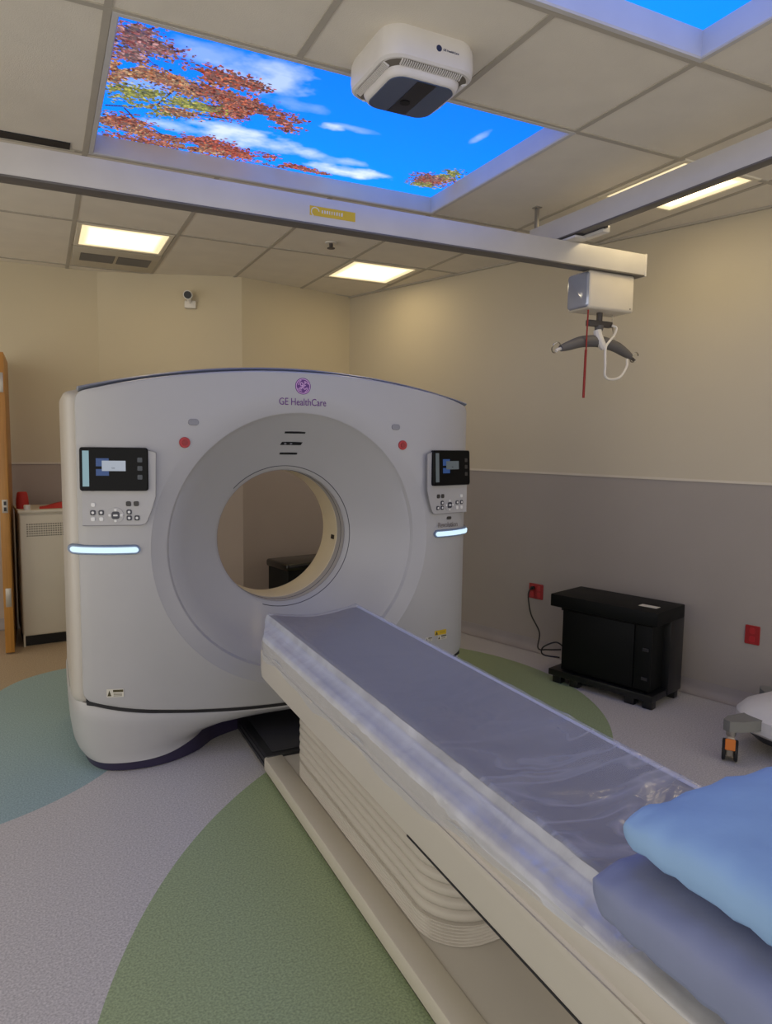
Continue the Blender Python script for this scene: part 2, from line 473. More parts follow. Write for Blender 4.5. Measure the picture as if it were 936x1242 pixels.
# wall angle where the ceiling meets the walls
bm = along(CORNER, Rnear, CE - 0.012, CE + 0.002, 0.02, wn)
obj('trim_4', bm, M['grid'], kind='structure', smooth=False)

# ------------------------------------------------------------------ door standing open, seen on its edge
DX0, DX1, DY0, DY1 = -0.262, -0.206, 5.40, 6.12
door = obj('door_1', box(B(), DX0, DX1, DY0, DY1, 0.012, 2.06, 0.003), M['wood'], kind='structure', origin=(-0.234, 5.76, 0))
for nm, z, h in (('latch_plate', 1.03, 0.09), ('strike_plate', 1.86, 0.13), ('bolt_plate', 0.40, 0.13)):
    pl = obj(nm, box(B(), -0.248, -0.213, DY0 - 0.004, DY0 + 0.002, z - h / 2, z + h / 2, 0.001), M['brass'], door)
    if nm == 'latch_plate':
        for dz in (-0.02, 0.02):
            obj('latch_bolt', box(B(), -0.238, -0.222, DY0 - 0.007, DY0, z + dz - 0.013, z + dz + 0.013, 0.001), M['dark'], pl)

# ------------------------------------------------------------------ skylight panels (backlit pictures recessed in the ceiling)
SKY = np.array([0.0, 0.24, 1.0])
def paint(X, Y, leaves=True):
    """colour of the backlit picture at panel points, linear rgb; painted with clouds, twigs and small leaf blobs"""
    h, w = X.shape
    def vnoise(sx, sy, seed):
        r = np.random.default_rng(seed); g = r.random((64, 64))
        u = X * sx; v = Y * sy; i = np.floor(u).astype(int); j = np.floor(v).astype(int); fu = u - i; fv = v - j
        fu = fu * fu * (3 - 2 * fu); fv = fv * fv * (3 - 2 * fv); q = lambda a, b: g[a % 64, b % 64]
        return (q(i, j) * (1 - fu) + q(i + 1, j) * fu) * (1 - fv) + (q(i, j + 1) * (1 - fu) + q(i + 1, j + 1) * fu) * fv
    def fbm(s, seed): return sum(vnoise(s * 2 ** k, s * 1.25 * 2 ** k, seed + k) * 0.5 ** (k + 1) for k in range(5))
    top = np.array([0.0, 0.20, 0.94]); far = np.array([0.0, 0.30, 1.02])
    tt = ((Y - Y.min()) / (np.ptp(Y) + 1e-6))[..., None]
    img = top * (1 - tt) + far * tt
    n1 = fbm(9.0, 3)
    cl = np.zeros_like(X)
    if leaves:
        for cx, cy, rx, ry, a in ((0.80, 2.80, .20, .15, .62), (0.62, 2.72, .16, .08, .32), (0.95, 2.93, .16, .06, .3), (1.20, 3.07, .075, .045, 1.0), (1.30, 3.03, .12, .03, .3),
                                  (0.86, 3.35, .24, .12, .95), (1.05, 3.38, .22, .09, .75), (1.45, 3.50, .24, .065, 1.0), (1.28, 3.40, .2, .06, .5), (1.60, 3.47, .12, .03, .4),
                                  (1.84, 2.83, .022, .09, .34), (0.62, 3.40, .15, .07, .6), (0.40, 3.1, .12, .12, .3)):
            d = ((X - cx) / rx) ** 2 + ((Y - cy) / ry) ** 2
            cl = np.maximum(cl, a * np.clip((1.3 - d + (n1 - 0.5) * 3.4) * .6, 0, 1))
    cl = cl[..., None] * 0.92
    img = img * (1 - cl) + np.array([0.80, 0.90, 1.0]) * cl
    if leaves:
        px, py = X[0, 1] - X[0, 0], Y[1, 0] - Y[0, 0]; x0, y0 = X[0, 0], Y[0, 0]
        def line(pts, rad, c):
            for (ax, ay), (bx, by) in zip(pts[:-1], pts[1:]):
                L = math.hypot(bx - ax, by - ay); k = max(2, int(L / px * 2))
                for s in range(k):
                    blob(ax + (bx - ax) * s / k, ay + (by - ay) * s / k, rad, rad, c)
        def blob(cx, cy, rx, ry, c):
            i0, i1 = int((cx - rx - x0) / px), int((cx + rx - x0) / px) + 2; j0, j1 = int((cy - ry - y0) / py), int((cy + ry - y0) / py) + 2
            i0, j0 = max(i0, 0), max(j0, 0); i1, j1 = min(i1, w), min(j1, h)
            if i0 >= i1 or j0 >= j1: return
            mk = ((X[j0:j1, i0:i1] - cx) / rx) ** 2 + ((Y[j0:j1, i0:i1] - cy) / ry) ** 2 < 1
            img[j0:j1, i0:i1][mk] = c
        bark = np.array(lin((62, 44, 40)))
        def leafset(cx, cy, rx, ry, cols, n):
            for _ in range(int(n * 4.2)):
                a = rng.random() * 2 * PI; r = min(1.5, abs(rng.normal(0, .62)))
                c = np.array(lin(cols[rng.integers(len(cols))])) * (0.25 + 0.85 * rng.random() ** 1.3); c = c * (1 - .25 * rng.random()) + .10 * rng.random()
                s = 0.0035 + 0.006 * rng.random()
                bx, by = cx + rx * r * math.cos(a), cy + ry * r * math.sin(a)
                if n1[min(h - 1, max(0, int((by - y0) / py))), min(w - 1, max(0, int((bx - x0) / px)))] < .27 + .12 * rng.random(): continue
                if rng.random() < .5: blob(bx, by, s * 1.3, s * 0.6, c)
                else: blob(bx, by, s * 0.7, s * 1.1, c)
        pk = [(150, 72, 74), (176, 96, 96), (120, 58, 70), (205, 150, 150), (90, 60, 92)]
        og = [(196, 104, 62), (212, 142, 92), (150, 76, 50), (226, 180, 130), (120, 70, 56)]
        rd = [(176, 58, 32), (206, 88, 52), (124, 44, 36), (148, 66, 58), (222, 130, 90), (96, 42, 44)]
        yl = [(170, 172, 52), (206, 200, 86), (120, 132, 44), (150, 150, 70), (90, 110, 60)]
        br = [(206, 70, 36), (226, 104, 60), (168, 44, 30), (120, 40, 34)]
        line([(0.29, 3.31), (0.40, 3.27), (0.48, 3.21), (0.60, 3.22), (0.76, 3.20)], 0.006, bark)
        line([(0.48, 3.21), (0.52, 3.05), (0.62, 2.95), (0.72, 2.88)], 0.005, bark)
        line([(0.36, 3.30), (0.42, 3.40), (0.55, 3.50)], 0.004, bark)
        S = 1.0
        for a in ((0.34, 2.70, .08, .07, pk, 170), (0.40, 2.76, .10, .06, pk, 170), (0.33, 2.86, .07, .08, pk, 150), (0.36, 2.95, .12, .05, og, 170), (0.44, 2.97, .10, .045, og, 150),
                  (0.52, 2.96, .09, .06, og, 170), (0.63, 2.86, .09, .06, rd, 170), (0.72, 2.86, .10, .05, rd, 170), (0.80, 2.87, .06, .04, rd, 70), (0.58, 3.02, .10, .06, og, 160),
                  (0.70, 2.99, .11, .06, rd, 180), (0.80, 3.03, .13, .08, rd, 300), (0.88, 3.10, .12, .075, rd, 260), (0.99, 3.10, .10, .06, rd, 200), (1.03, 3.15, .06, .05, rd, 90),
                  (0.74, 3.14, .12, .06, rd, 180), (0.60, 3.14, .11, .05, yl, 200), (0.48, 3.26, .08, .055, yl, 150), (0.36, 3.16, .07, .08, yl, 150), (0.44, 3.12, .05, .05, yl, 70),
                  (0.57, 3.24, .09, .04, og, 110), (0.30, 3.05, .04, .06, og, 60), (0.33, 2.99, .05, .04, og, 60), (0.31, 3.45, .06, .07, og, 120), (0.38, 3.44, .09, .07, rd, 170),
                  (0.46, 3.51, .12, .07, og, 210), (0.58, 3.51, .12, .06, rd, 210), (0.69, 3.49, .10, .05, rd, 170), (0.76, 3.50, .11, .07, br, 260), (0.86, 3.54, .12, .07, br, 260),
                  (0.70, 3.58, .14, .05, og, 170), (0.97, 3.55, .10, .05, br, 170), (1.05, 3.52, .06, .04, br, 70), (1.10, 3.59, .10, .035, pk, 110), (1.20, 3.57, .09, .03, br, 110), (1.32, 3.59, .08, .02, rd, 60),
                  (0.50, 3.61, .20, .03, rd, 170), (1.90, 3.41, .09, .07, pk, 200), (1.93, 3.38, .07, .05, br, 120), (1.95, 3.30, .06, .07, yl, 200), (1.88, 3.38, .08, .05, pk, 160), (1.90, 3.48, .07, .03, yl, 70), (1.86, 3.42, .05, .04, rd, 70)):
            leafset(*a)
    return img

def skylight(op, lensd, label, leaves):
    x0, x1, y0, y1 = op
    root = empty('skylight_panel', ((x0 + x1) / 2, (y0 + y1) / 2, CE), label, 'ceiling light panel')
    # frame: flange under the ceiling edge plus upright reveal
    bm = B(); z1 = CE + lensd
    out = [(x0 - 0.004, y0 - 0.004), (x1 + 0.004, y0 - 0.004), (x1 + 0.004, y1 + 0.004), (x0 - 0.004, y1 + 0.004)]
    def rr(d, z): return [(x0 + d, y0 + d, z), (x1 - d, y0 + d, z), (x1 - d, y1 - d, z), (x0 + d, y1 - d, z)]
    ring_faces(bm, [rr(-0.006, z1 + 0.02), rr(-0.006, CE - 0.006), rr(0.012, CE - 0.006), rr(0.016, CE), rr(0.026, z1), rr(0.026, z1 + 0.02)])
    obj('frame', bm, M['skyframe'], root, smooth=False)
    a0, a1, b0, b1 = x0 + 0.022, x1 - 0.022, y0 + 0.022, y1 - 0.022
    step = 0.0034 if leaves else 0.06
    nx, ny = int((a1 - a0) / step), int((b1 - b0) / step)
    X, Y = np.meshgrid(np.linspace(a0, a1, nx), np.linspace(b0, b1, ny))
    img = paint(X, Y, leaves)
    if leaves:
        sat = np.clip(img[..., 2] - 1.4 * img[..., 0] - 0.2, 0, 1)[..., None]
    else: sat = np.ones((*X.shape, 1))
    img = img * (1.12 + np.array([0.0, 0.0, SKYBOOST]) * sat)
    cx, cy_0, cz = WL[root.name]
    co = np.stack([X - cx, Y - cy_0, np.full_like(X, lensd + 0.002)], -1).reshape(-1, 3)
    i, j = np.meshgrid(np.arange(nx - 1), np.arange(ny - 1)); a = (j * nx + i).ravel()
    fc = np.stack([a, a + nx, a + nx + 1, a + 1], -1)
    me = bpy.data.meshes.new('picture_panel')
    me.vertices.add(len(co)); me.vertices.foreach_set('co', co.ravel())
    me.loops.add(fc.size); me.loops.foreach_set('vertex_index', fc.ravel())
    me.polygons.add(len(fc)); me.polygons.foreach_set('loop_start', np.arange(0, fc.size, 4)); me.polygons.foreach_set('loop_total', np.full(len(fc), 4))
    me.update(); me.validate()
    at = me.color_attributes.new('picture', 'FLOAT_COLOR', 'POINT')
    at.data.foreach_set('color', np.concatenate([img, np.ones((*X.shape, 1))], -1).reshape(-1).astype(np.float32))
    me.materials.append(M['picture'])
    o = bpy.data.objects.new('picture_panel', me); COL.objects.link(o); o.parent = root
SKYBOOST = 0.7
skylight(SK1, 0.075, 'backlit ceiling picture of autumn maple branches against blue sky with clouds', True)
skylight(SK2, 0.075, 'plain blue backlit ceiling panel cut off at the top right of the photo', False)

# ------------------------------------------------------------------ fluorescent troffers
def lamp_mat(name, s):
    m, nt, p = new_mat(name); x = NX(nt)
    tc = nt.nodes.new('ShaderNodeTexCoord'); sp = nt.nodes.new('ShaderNodeSeparateXYZ')
    nt.links.new(tc.outputs['Generated'], sp.inputs[0])
    dx = x.m('ABSOLUTE', x.m('SUBTRACT', sp.outputs[0], 0.5)); dy = x.m('ABSOLUTE', x.m('SUBTRACT', sp.outputs[1], 0.5))
    e = x.m('MAXIMUM', x.m('POWER', x.m('MAXIMUM', x.m('SUBTRACT', 1.04, x.m('MULTIPLY', x.m('MAXIMUM', dx, dy), 2.0)), 0.0), 1.6), 0.05)
    p.inputs['Base Color'].default_value = (0.8, 0.75, 0.6, 1)
    p.inputs['Emission Color'].default_value = (1.0, 0.80, 0.46, 1)
    nt.links.new(x.m('MULTIPLY', e, s), p.inputs['Emission Strength'])
    return m
M['lamp'] = lamp_mat('warm_prismatic_diffuser', 19.0)
def troffer(x0, x1, y0, y1, label):
    root = empty('ceiling_light', ((x0 + x1) / 2, (y0 + y1) / 2, CE), label, 'ceiling light', 'recessed fluorescent ceiling lights')
    bm = B()
    def rr(d, z): return [(x0 + d, y0 + d, z), (x1 - d, y0 + d, z), (x1 - d, y1 - d, z), (x0 + d, y1 - d, z)]
    ring_faces(bm, [rr(0.0, CE), rr(0.004, CE - 0.007), rr(0.028, CE - 0.007), rr(0.032, CE - 0.002)])
    obj('frame', bm, M['lampframe'], root, smooth=False)
    bm = B(); ring_faces(bm, [rr(0.030, CE - 0.003), rr(0.05, CE - 0.004)], cap1=True)
    obj('diffuser', bm, M['lamp'], root, smooth=False)
troffer(0.240, 0.822, 4.825, 5.385, 'square recessed fluorescent light directly in front of the grey air vent')
troffer(2.065, 2.630, 4.825, 5.410, 'square recessed fluorescent light nearest the corner of the walls')
troffer(2.690, 3.215, 2.430, 3.000, 'recessed fluorescent light partly hidden behind the ceiling hoist track')

# air vent
root = empty('air_vent', (0.53, 5.71, CE), 'white ceiling air vent with two dark grilles behind the fluorescent light', 'air vent')
obj('frame', box(B(), 0.245, 0.825, 5.41, 5.98, CE - 0.008, CE, 0.003), M['vent'], root)
for x0, x1 in ((0.295, 0.525), (0.545, 0.775)):
    g = obj('grille', box(B(), x0, x1, 5.56, 5.79, CE - 0.010, CE - 0.004), M['ventdk'], root, smooth=False)
    bm = B()
    for k in range(9): box(bm, x0 + 0.004, x1 - 0.004, 5.575 + k * 0.024, 5.583 + k * 0.024, CE - 0.014, CE - 0.009)
    obj('louvre', bm, M['louvre'], g, smooth=False)
# slot diffuser
root = empty('slot_diffuser', (-0.3, 3.58, CE), 'dark open air slot in the ceiling behind the hoist beam at far left', 'air vent')
bm = B(); box(bm, -0.9, 0.16, 3.585, 3.655, CE - 0.006, CE + 0.001); obj('slot', bm, M['seamshade'], root, smooth=False)
obj('flange', box(B(), -0.9, 0.18, 3.655, 3.668, CE - 0.010, CE, 0.001), M['vent'], root)

# sprinkler
root = empty('sprinkler', (1.77, 4.50, CE), 'small dark fire sprinkler head on a white ceiling plate', 'sprinkler')
bm = B(); plate(bm, disc(0.04), 0.006, frame((1.77, 4.50, CE), (1, 0, 0), (0, 0, -1)), 0.002); obj('plate', bm, M['white'], root)
bm = B(); tube(bm, [(1.77, 4.5, CE - 0.005), (1.77, 4.5, CE - 0.035)], 0.012); plate(bm, disc(0.026), 0.004, frame((1.77, 4.5, CE - 0.035), (1, 0, 0), (0, 0, -1))); obj('deflector', bm, M['hangdk'], root)

# ------------------------------------------------------------------ ceiling-mounted patient camera
CX, CY = 1.178, 2.262
root = empty('ceiling_camera', (CX, CY, CE), 'white rounded square positioning camera box mounted on the ceiling between panels', 'ceiling camera')
def rs(h, z, r=0.07, ox=0, oy=0): return [(CX + ox + x, CY + oy + y, z) for x, y in rrect(h, h, r, 8)]
bm = B()
ring_faces(bm, [rs(.166, CE), rs(.172, CE - .02), rs(.173, CE - .07), rs(.170, CE - .092), rs(.163, CE - .099), rs(.157, CE - .099), rs(.155, CE - .088)], cap0=True)
obj('housing', bm, M['scanwhite'], root)
bm = B(); ring_faces(bm, [rs(.158, CE - .0985), rs(.134, CE - .1085)]); obj('vent_channel', bm, M['ventdk'], root)
for (ux, uy) in ((1, 0), (0, 1), (-1, 0), (0, -1)):
    bm = B()
    for k in range(-14, 15):
        s = k * 0.0078
        c = Vector((CX + ux * 0.146 + (-uy) * s, CY + uy * 0.146 + ux * s, CE - .1045))
        box(bm, -0.011, 0.011, -0.0018, 0.0018, -0.003, 0.003, mtx=Matrix.Translation(c) @ Matrix.Rotation(math.atan2(uy, ux), 4, 'Z') @ Matrix.Rotation(-.44, 4, 'Y'))
    obj('vent_grille', bm, M['scanwhite'], root, smooth=False)
bm = B()
ring_faces(bm, [rs(.136, CE - .075, .06), rs(.136, CE - .108, .06), rs(.133, CE - .118, .06), rs(.127, CE - .129, .055), rs(.121, CE - .132, .05)], cap1=True)
obj('inner_dome', bm, M['scanwhite'], root)
gp = obj('glass_plate', plate(B(), rrect(.119, .119, .048, 8), 0.003, frame((CX, CY, CE - .132), (1, 0, 0), (0, 0, -1)), 0.001), M['scanglass'], root)
obj('lens_strip', box(B(), CX - .032, CX + .036, CY - .115, CY + .115, CE - .1365, CE - .1348), M['black'], gp, smooth=False)
bm = B(); plate(bm, disc(.018), .002, frame((CX - .005, CY + .03, CE - .1364), (1, 0, 0), (0, 0, -1))); obj('lens', bm, M['screen'], gp)
bm = B(); plate(bm, disc(.010), .001, frame((CX + .012, CY - .1725, CE - .048), (1, 0, 0), (0, -1, 0))); obj('emblem', bm, M['navy'], root)
bm = B(); text(bm, 'GE HealthCare', 0.0095, frame((CX + .027, CY - .1732, CE - .049), (1, 0, 0), (0, -1, 0)), align='LEFT'); obj('lettering', bm, M['navy'], root)

# ------------------------------------------------------------------ patient hoist: track, beam, motor, hanger
RX0, RX1, RZ0, RZ1 = 2.495, 2.545, 2.578, 2.69
root = empty('hoist_track', (2.52, 2.4, RZ0), 'long white ceiling hoist track crossing in front of the fluorescent light', 'hoist track')
bm = B(); box(bm, RX0, RX1, 0.3, 3.32, RZ0 + .006, RZ1, 0.004); obj('rail', bm, M['railw'], root)
bm = B(); box(bm, RX0 - .002, RX1 + .002, 0.3, 3.32, RZ0, RZ0 + .008, 0.001); obj('bottom_lip', bm, M['raild'], root)
for y in (0.6, 3.29):
    bm = B(); box(bm, 2.512, 2.528, y - .012, y + .012, RZ1, CE, 0.002); box(bm, 2.50, 2.54, y - .02, y + .02, CE - .006, CE, 0.002); obj('ceiling_bracket', bm, M['alum'], root)
BY0, BY1, BZ0, BZ1 = 3.0, 3.075, 2.443, 2.558
root = empty('hoist_beam', (1.2, 3.04, BZ0), 'wide white traverse beam of the patient hoist with a yellow sticker', 'hoist beam')
obj('beam', box(B(), -2.6, 3.055, BY0, BY1, BZ0, BZ1, 0.004), M['railw'], root)
obj('bottom_lip', box(B(), -2.6, 3.05, BY0 - .003, BY1 + .003, BZ0 - .006, BZ0 + .002, 0.001), M['raild'], root)
obj('end_cap', box(B(), 3.052, 3.064, BY0 - .003, BY1 + .003, BZ0 - .005, BZ1 + .003, 0.003), M['railw'], root)
bm = B(); box(bm, 2.49, 2.56, 2.93, 3.12, BZ1, BZ1 + .012, 0.002); box(bm, 2.555, 2.60, 2.80, 3.22, BZ1 + .004, BZ1 + .038, 0.003)
obj('trolley', bm, M['railw'], root)
bm = B(); box(bm, 2.548, 2.57, 2.78, 3.24, BZ1 + .018, BZ1 + .05, 0.002); obj('trolley_guide', bm, M['dark'], root)
bm = B(); fr = frame((1.19, BY0, 2.497), (1, 0, 0), (0, -1, 0))
st = obj('sticker', plate(bm, [(-.11, -.02), (.105, -.02), (.105, .02), (-.11, .02)], .0012, fr), M['yellow'], root, smooth=False)
bm = B(); fr2 = fr @ Matrix.Translation((0, 0, .0014))
for k in range(16):
    a0, a1 = 0.2 + k * PI * 1.3 / 16, 0.2 + (k + 1) * PI * 1.3 / 16
    bm.faces.new([bm.verts.new(fr2 @ Vector((-.085 + r * math.cos(a), -.004 + r * math.sin(a), 0))) for r, a in ((.016, a0), (.020, a0), (.020, a1), (.016, a1))])
for k in range(9):
    w = random.uniform(.006, .012); x = -.055 + k * .0115
    bm.faces.new([bm.verts.new(fr2 @ Vector(p)) for p in ((x, -.006, 0), (x + w * .7, -.006, 0), (x + w * .7, .006 + random.uniform(0, .004), 0), (x, .008, 0))])
obj('sticker_print', bm, M['lblwhite'], st, smooth=False)
# motor
root = empty('hoist_motor', (2.83, 3.1, 2.235), 'cream box shaped hoist motor hanging under the end of the beam', 'hoist motor')
bm = B(); box(bm, 2.672, 3.0, 3.015, 3.19, 2.235, 2.438, 0.016, 3); obj('housing', bm, M['motor'], root)
bm = B()
ring_faces(bm, [[(2.664 + d, y, z) for y, z in [(3.10 + u, 2.336 + v) for u, v in rrect(.080 - e, .094 - e, .016, 4)]] for d, e in ((0.012, 0), (0.0, 0.004), (-0.002, 0.010))], cap1=True)
obj('end_cap', bm, M['mirror'], root)
bm = B(); tube(bm, [(2.97, 3.0145, 2.255), (2.97, 3.013, 2.255)], .004); obj('screw', bm, M['ventdk'], root)
# hanger
HX, HY = 2.83, 3.1
root = empty('sling_hanger_bar', (HX, HY, 2.0), 'curved grey padded sling bar with hooked ends hanging from the hoist motor', 'hanger bar')
bm = B(); tube(bm, [(HX, HY, 2.238), (HX, HY, 2.19)], .017); obj('strap', bm, M['hangdk'], root)
bm = B(); box(bm, HX - .085, HX + .085, HY - .016, HY + .016, 2.158, 2.190, .003); obj('crossbar', bm, M['hangdk'], root)
bm = B(); tube(bm, [(HX, HY, 2.165), (HX, HY, 2.145), (HX, HY, 2.12)], .02, radii=[.026, .024, .014]); obj('swivel', bm, M['hang'], root)
bm = B(); tube(bm, spline([(HX - .02, HY - .01, 2.135), (HX - .016, HY - .018, 2.10), (HX + .004, HY - .022, 2.06), (HX + .02, HY - .02, 2.045)], 5), .023, radii=None); obj('bracket', bm, M['white'], root)
bm = B(); pts = spline([(HX - .265, HY, 2.022), (HX - .21, HY, 2.040), (HX - .12, HY, 2.068), (HX, HY, 2.078), (HX + .12, HY, 2.060), (HX + .20, HY, 2.030), (HX + .245, HY, 2.010)], 6)
nn = len(pts); tube(bm, pts, .02, 12, radii=[.014 + .019 * math.sin(PI * min(1, max(0, .06 + .88 * k / (nn - 1)))) for k in range(nn)])
obj('padded_bar', bm, M['hang'], root)
for s, zz in ((-1, 2.018), (1, 2.002)):
    ex = HX + s * (.285 if s < 0 else .262)
    bm = B(); tube(bm, [(ex - s * .028, HY, zz + .005), (ex, HY, zz - .004), (ex + s * .012, HY, zz - .012)], .009); obj('bar_tip', bm, M['hangdk'] if s > 0 else M['white'], root)
    bm = B(); c = Vector((ex + s * .012, HY, zz + .006))
    tube(bm, [c + Vector((.026 * math.cos(a), -.014 * math.sin(a), .026 * math.sin(a))) for a in [2 * PI * k / 20 * .9 + .4 for k in range(20)]], .0035, 6); obj('hook', bm, M['steel'], root)
obj('pull_cord', tube(B(), [(2.712, 3.06, 2.237), (2.709, 3.06, 2.12), (2.708, 3.06, 2.0)], .0045, 6), M['strap'], root)
obj('pull_cord', tube(B(), [(2.707, 3.06, 2.02), (2.705, 3.06, 1.9), (2.703, 3.06, 1.758)], .007, 6), M['strap'], root)
obj('control_cable', tube(B(), spline([(2.935, 3.11, 2.237), (2.938, 3.11, 2.17), (2.962, 3.11, 2.10), (3.0, 3.11, 2.05), (3.012, 3.11, 2.015)], 6), .003, 6), M['steel'], root)
obj('loop_cable', tube(B(), spline([(HX + .075, HY - .02, 2.17), (HX + .10, HY - .03, 2.155), (HX + .085, HY - .03, 2.115), (HX + .055, HY - .035, 2.085), (HX + .018, HY - .04, 2.04), (HX + .016, HY - .045, 1.94), (HX + .018, HY - .045, 1.885), (HX + .06, HY - .045, 1.868), (HX + .13, HY - .045, 1.885), (HX + .18, HY - .04, 1.945), (HX + .19, HY - .03, 1.99)], 6), .007, 8), M['white'], root)

# ------------------------------------------------------------------ security camera on the back wall
bd = Vector((P_back[2][0] - P_back[1][0], P_back[2][1] - P_back[1][1], 0)).normalized(); bn = Vector((bd.y, -bd.x, 0))
cw = Vector((1.12, 0, 2.62)); k = (cw.x - P_back[1][0]) / (P_back[2][0] - P_back[1][0]); cw.y = P_back[1][1] + k * (P_back[2][1] - P_back[1][1])
root = empty('security_camera', cw, 'small white security camera with dark lens high on the back wall', 'security camera')
fm = frame(cw, bd, bn)
bm = B(); box(bm, -.045, .045, -.075, -.015, 0, .035, .006, mtx=fm); obj('wall_mount', bm, M['white'], root)
bm = B(); tube(bm, [fm @ Vector((0.0, -.03, .03)), fm @ Vector((-.01, 0.0, .05))], .018); obj('arm', bm, M['white'], root)
axis = Vector((-.25, -1.0, -.15)).normalized(); c0 = fm @ Vector((-.012, .022, .05))
bm = B(); tube(bm, [c0 - axis * .03, c0 + axis * .0, c0 + axis * .055], .034, 16, radii=[.024, .036, .036]); obj('body', bm, M['white'], root)
bm = B(); tube(bm, [c0 + axis * .054, c0 + axis * .060], .029, 16); obj('lens', bm, M['black'], root)

# ------------------------------------------------------------------ CT gantry
GXC, GZ, GY = 1.12, 1.006, 3.22
RB, RF, RO = 0.345, 0.625, 0.697
gan = empty('ct_scanner_gantry', (GXC, 3.65, 0), 'large white ring shaped CT scanner gantry with round bore', 'CT scanner')
HWF, HWB = 0.985, 1.03
def ztop(dx): return 1.826 - 0.136 * dx * dx
def zseam(dx): return 0.215 + 0.115 * min(1, (abs(dx) / 0.95)) ** 2
def yface(dx):
    a = max(0.0, abs(dx) - 0.68) / 0.305
    return GY + 0.085 * a ** 2.6
def out_r(th, hw, zt, zb, cr=0.05):
    """distance from bore centre to the outline along angle th (rounded corners)"""
    lo, hi = 0.5, 2.0
    def inside(r):
        x, z = r * math.cos(th), GZ + r * math.sin(th)
        if abs(x) > hw: return False
        if z > zt(x) or z < zb(x): return False
        for top in (True, False):
            cx = hw - cr; czz = (zt(cx) - cr) if top else (zb(cx) + cr)
            if abs(x) > cx and ((z > czz) if top else (z < czz)):
                if math.hypot(abs(x) - cx, z - czz) > cr: return False
        return True
    for _ in range(44):
        mid = (lo + hi) / 2
        if inside(mid): lo = mid
        else: hi = mid
    return lo
def angles(hw, zt, zb):
    A = [2 * PI * k / 144 for k in range(144)]
    for sx in (1, -1):
        for z in (zt(hw), zb(hw)):
            a = math.atan2(z - GZ, sx * hw) % (2 * PI)
            A += [a + d for d in (-.03, -.02, -.01, 0, .01, .02, .03)]
    return sorted(A)
A = angles(HWF, ztop, zseam)
rf = [out_r(a, HWF, ztop, zseam) for a in A]
def pt(a, r, y): return (GXC + r * math.cos(a), y, GZ + r * math.sin(a))
def crease(a):
    s = math.sin(a); t = min(1, max(0, (0.75 - s) / 0.5)); return 0.011 * t * t * (3 - 2 * t)
rings = []
for r, y in ((0.345, 3.50), (0.352, 3.49), (0.362, 3.482), (0.40, 3.452), (0.47, 3.392), (0.54, 3.325), (0.595, 3.262)):
    rings.append([pt(a, r, y) for a in A])
rings.append([pt(a, 0.615, GY + 0.022 + crease(a)) for a in A])
rings.append([pt(a, RF, GY + 0.006 + crease(a)) for a in A])
rings.append([pt(a, RF + .008, GY + 0.002 + crease(a)) for a in A])
rings.append([pt(a, RO - .004, GY + .001 + .15 * crease(a)) for a in A])
rings.append([pt(a, RO, GY) for a in A])
for fr_ in (0.25, 0.5, 0.75, 0.9, 0.97):
    L = []
    for a, r in zip(A, rf):
        rr = RO + (r - 0.012 - RO) * fr_ if r > RO + .02 else RO + (r - RO) * fr_
        L.append(pt(a, rr, yface(rr * math.cos(a))))
    rings.append(L)
for ins, dy in ((0.008, 0.0), (0.003, 0.003), (0.0, 0.010), (0.0, 0.06), (0.012, 0.10)):
    rings.append([pt(a, r - ins, yface(r * math.cos(a)) + dy) for a, r in zip(A, rf)])
bm = B(); ring_faces(bm, rings)
obj('front_cover', bm, M['gantry'], gan, angle=28)
# tunnel lining with thin dark joints, flaring out at the rear
A2 = [2 * PI * k / 120 for k in range(120)]
bm = B(); ring_faces(bm, [[pt(a, r, y) for a in A2] for r, y in ((.346, 3.505), (.343, 3.52), (.343, 3.60))]); obj('bore_ring', bm, M['gantry'], gan)
bm = B(); ring_faces(bm, [[pt(a, r, y) for a in A2] for r, y in ((.350, 3.60), (.350, 3.61))]); obj('bore_seal', bm, M['dark'], gan)
bm = B(); ring_faces(bm, [[pt(a, r, y) for a in A2] for r, y in ((.352, 3.606), (.344, 3.612), (.343, 3.62), (.343, 3.80), (.348, 3.83), (.40, 3.90), (.52, 4.03), (.60, 4.085))]); obj('bore_lining', bm, M['tunnel'], gan)
bm = B(); tube(bm, [pt(a, .3445, 3.503) for a in A2] + [pt(0, .3445, 3.503)], .0022, 6, cap=False); obj('bore_edge_line', bm, M['groove'], gan)
bm = B(); tube(bm, [pt(a, .3655, 3.478) for a in [-1.9 + k * .02 for k in range(215)]], .0018, 6, cap=False); obj('bore_groove', bm, M['btnring'], gan)
bm = B(); tube(bm, [pt(a, .3435, 3.545) for a in A2] + [pt(0, .3435, 3.545)], .0025, 6, cap=False); obj('bore_groove', bm, M['btnring'], gan)
bm = B(); fm = frame(pt(-.12, .3425, 3.66), (0, 1, 0), (-1, 0, .12)); plate(bm, rrect(.022, .012, .003, 3), .002, fm); obj('bore_sensor', bm, M['black'], gan)
# side / rear shell
def ztb(dx): return 1.842 - 0.136 * dx * dx
def zbb(dx): return 0.30
A3 = angles(HWB, ztb, zbb)
rb = [out_r(a, HWB, ztb, zbb, 0.03) for a in A3]
def shell(a, r, ins, y):
    # inset horizontally / radially
    return pt(a, r - ins, y)
bm = B()
prof = ((0.075, 3.32), (0.055, 3.318), (0.040, 3.320), (0.024, 3.335), (0.010, 3.365), (0.002, 3.41), (0.0, 3.45), (0.0, 3.95), (0.02, 4.05), (0.06, 4.09), (0.10, 4.10))
R_ = [[(lambda p: (p[0], p[1] + max(0.0, yface(p[0] - GXC) - GY - 0.02) * 0.3, p[2]))(shell(a, r, ins, y)) for a, r in zip(A3, rb)] for ins, y in prof]
R_.append([pt(a, .62, 4.10) for a in A3]); R_.append([pt(a, .60, 4.09) for a in A3])
ring_faces(bm, R_)
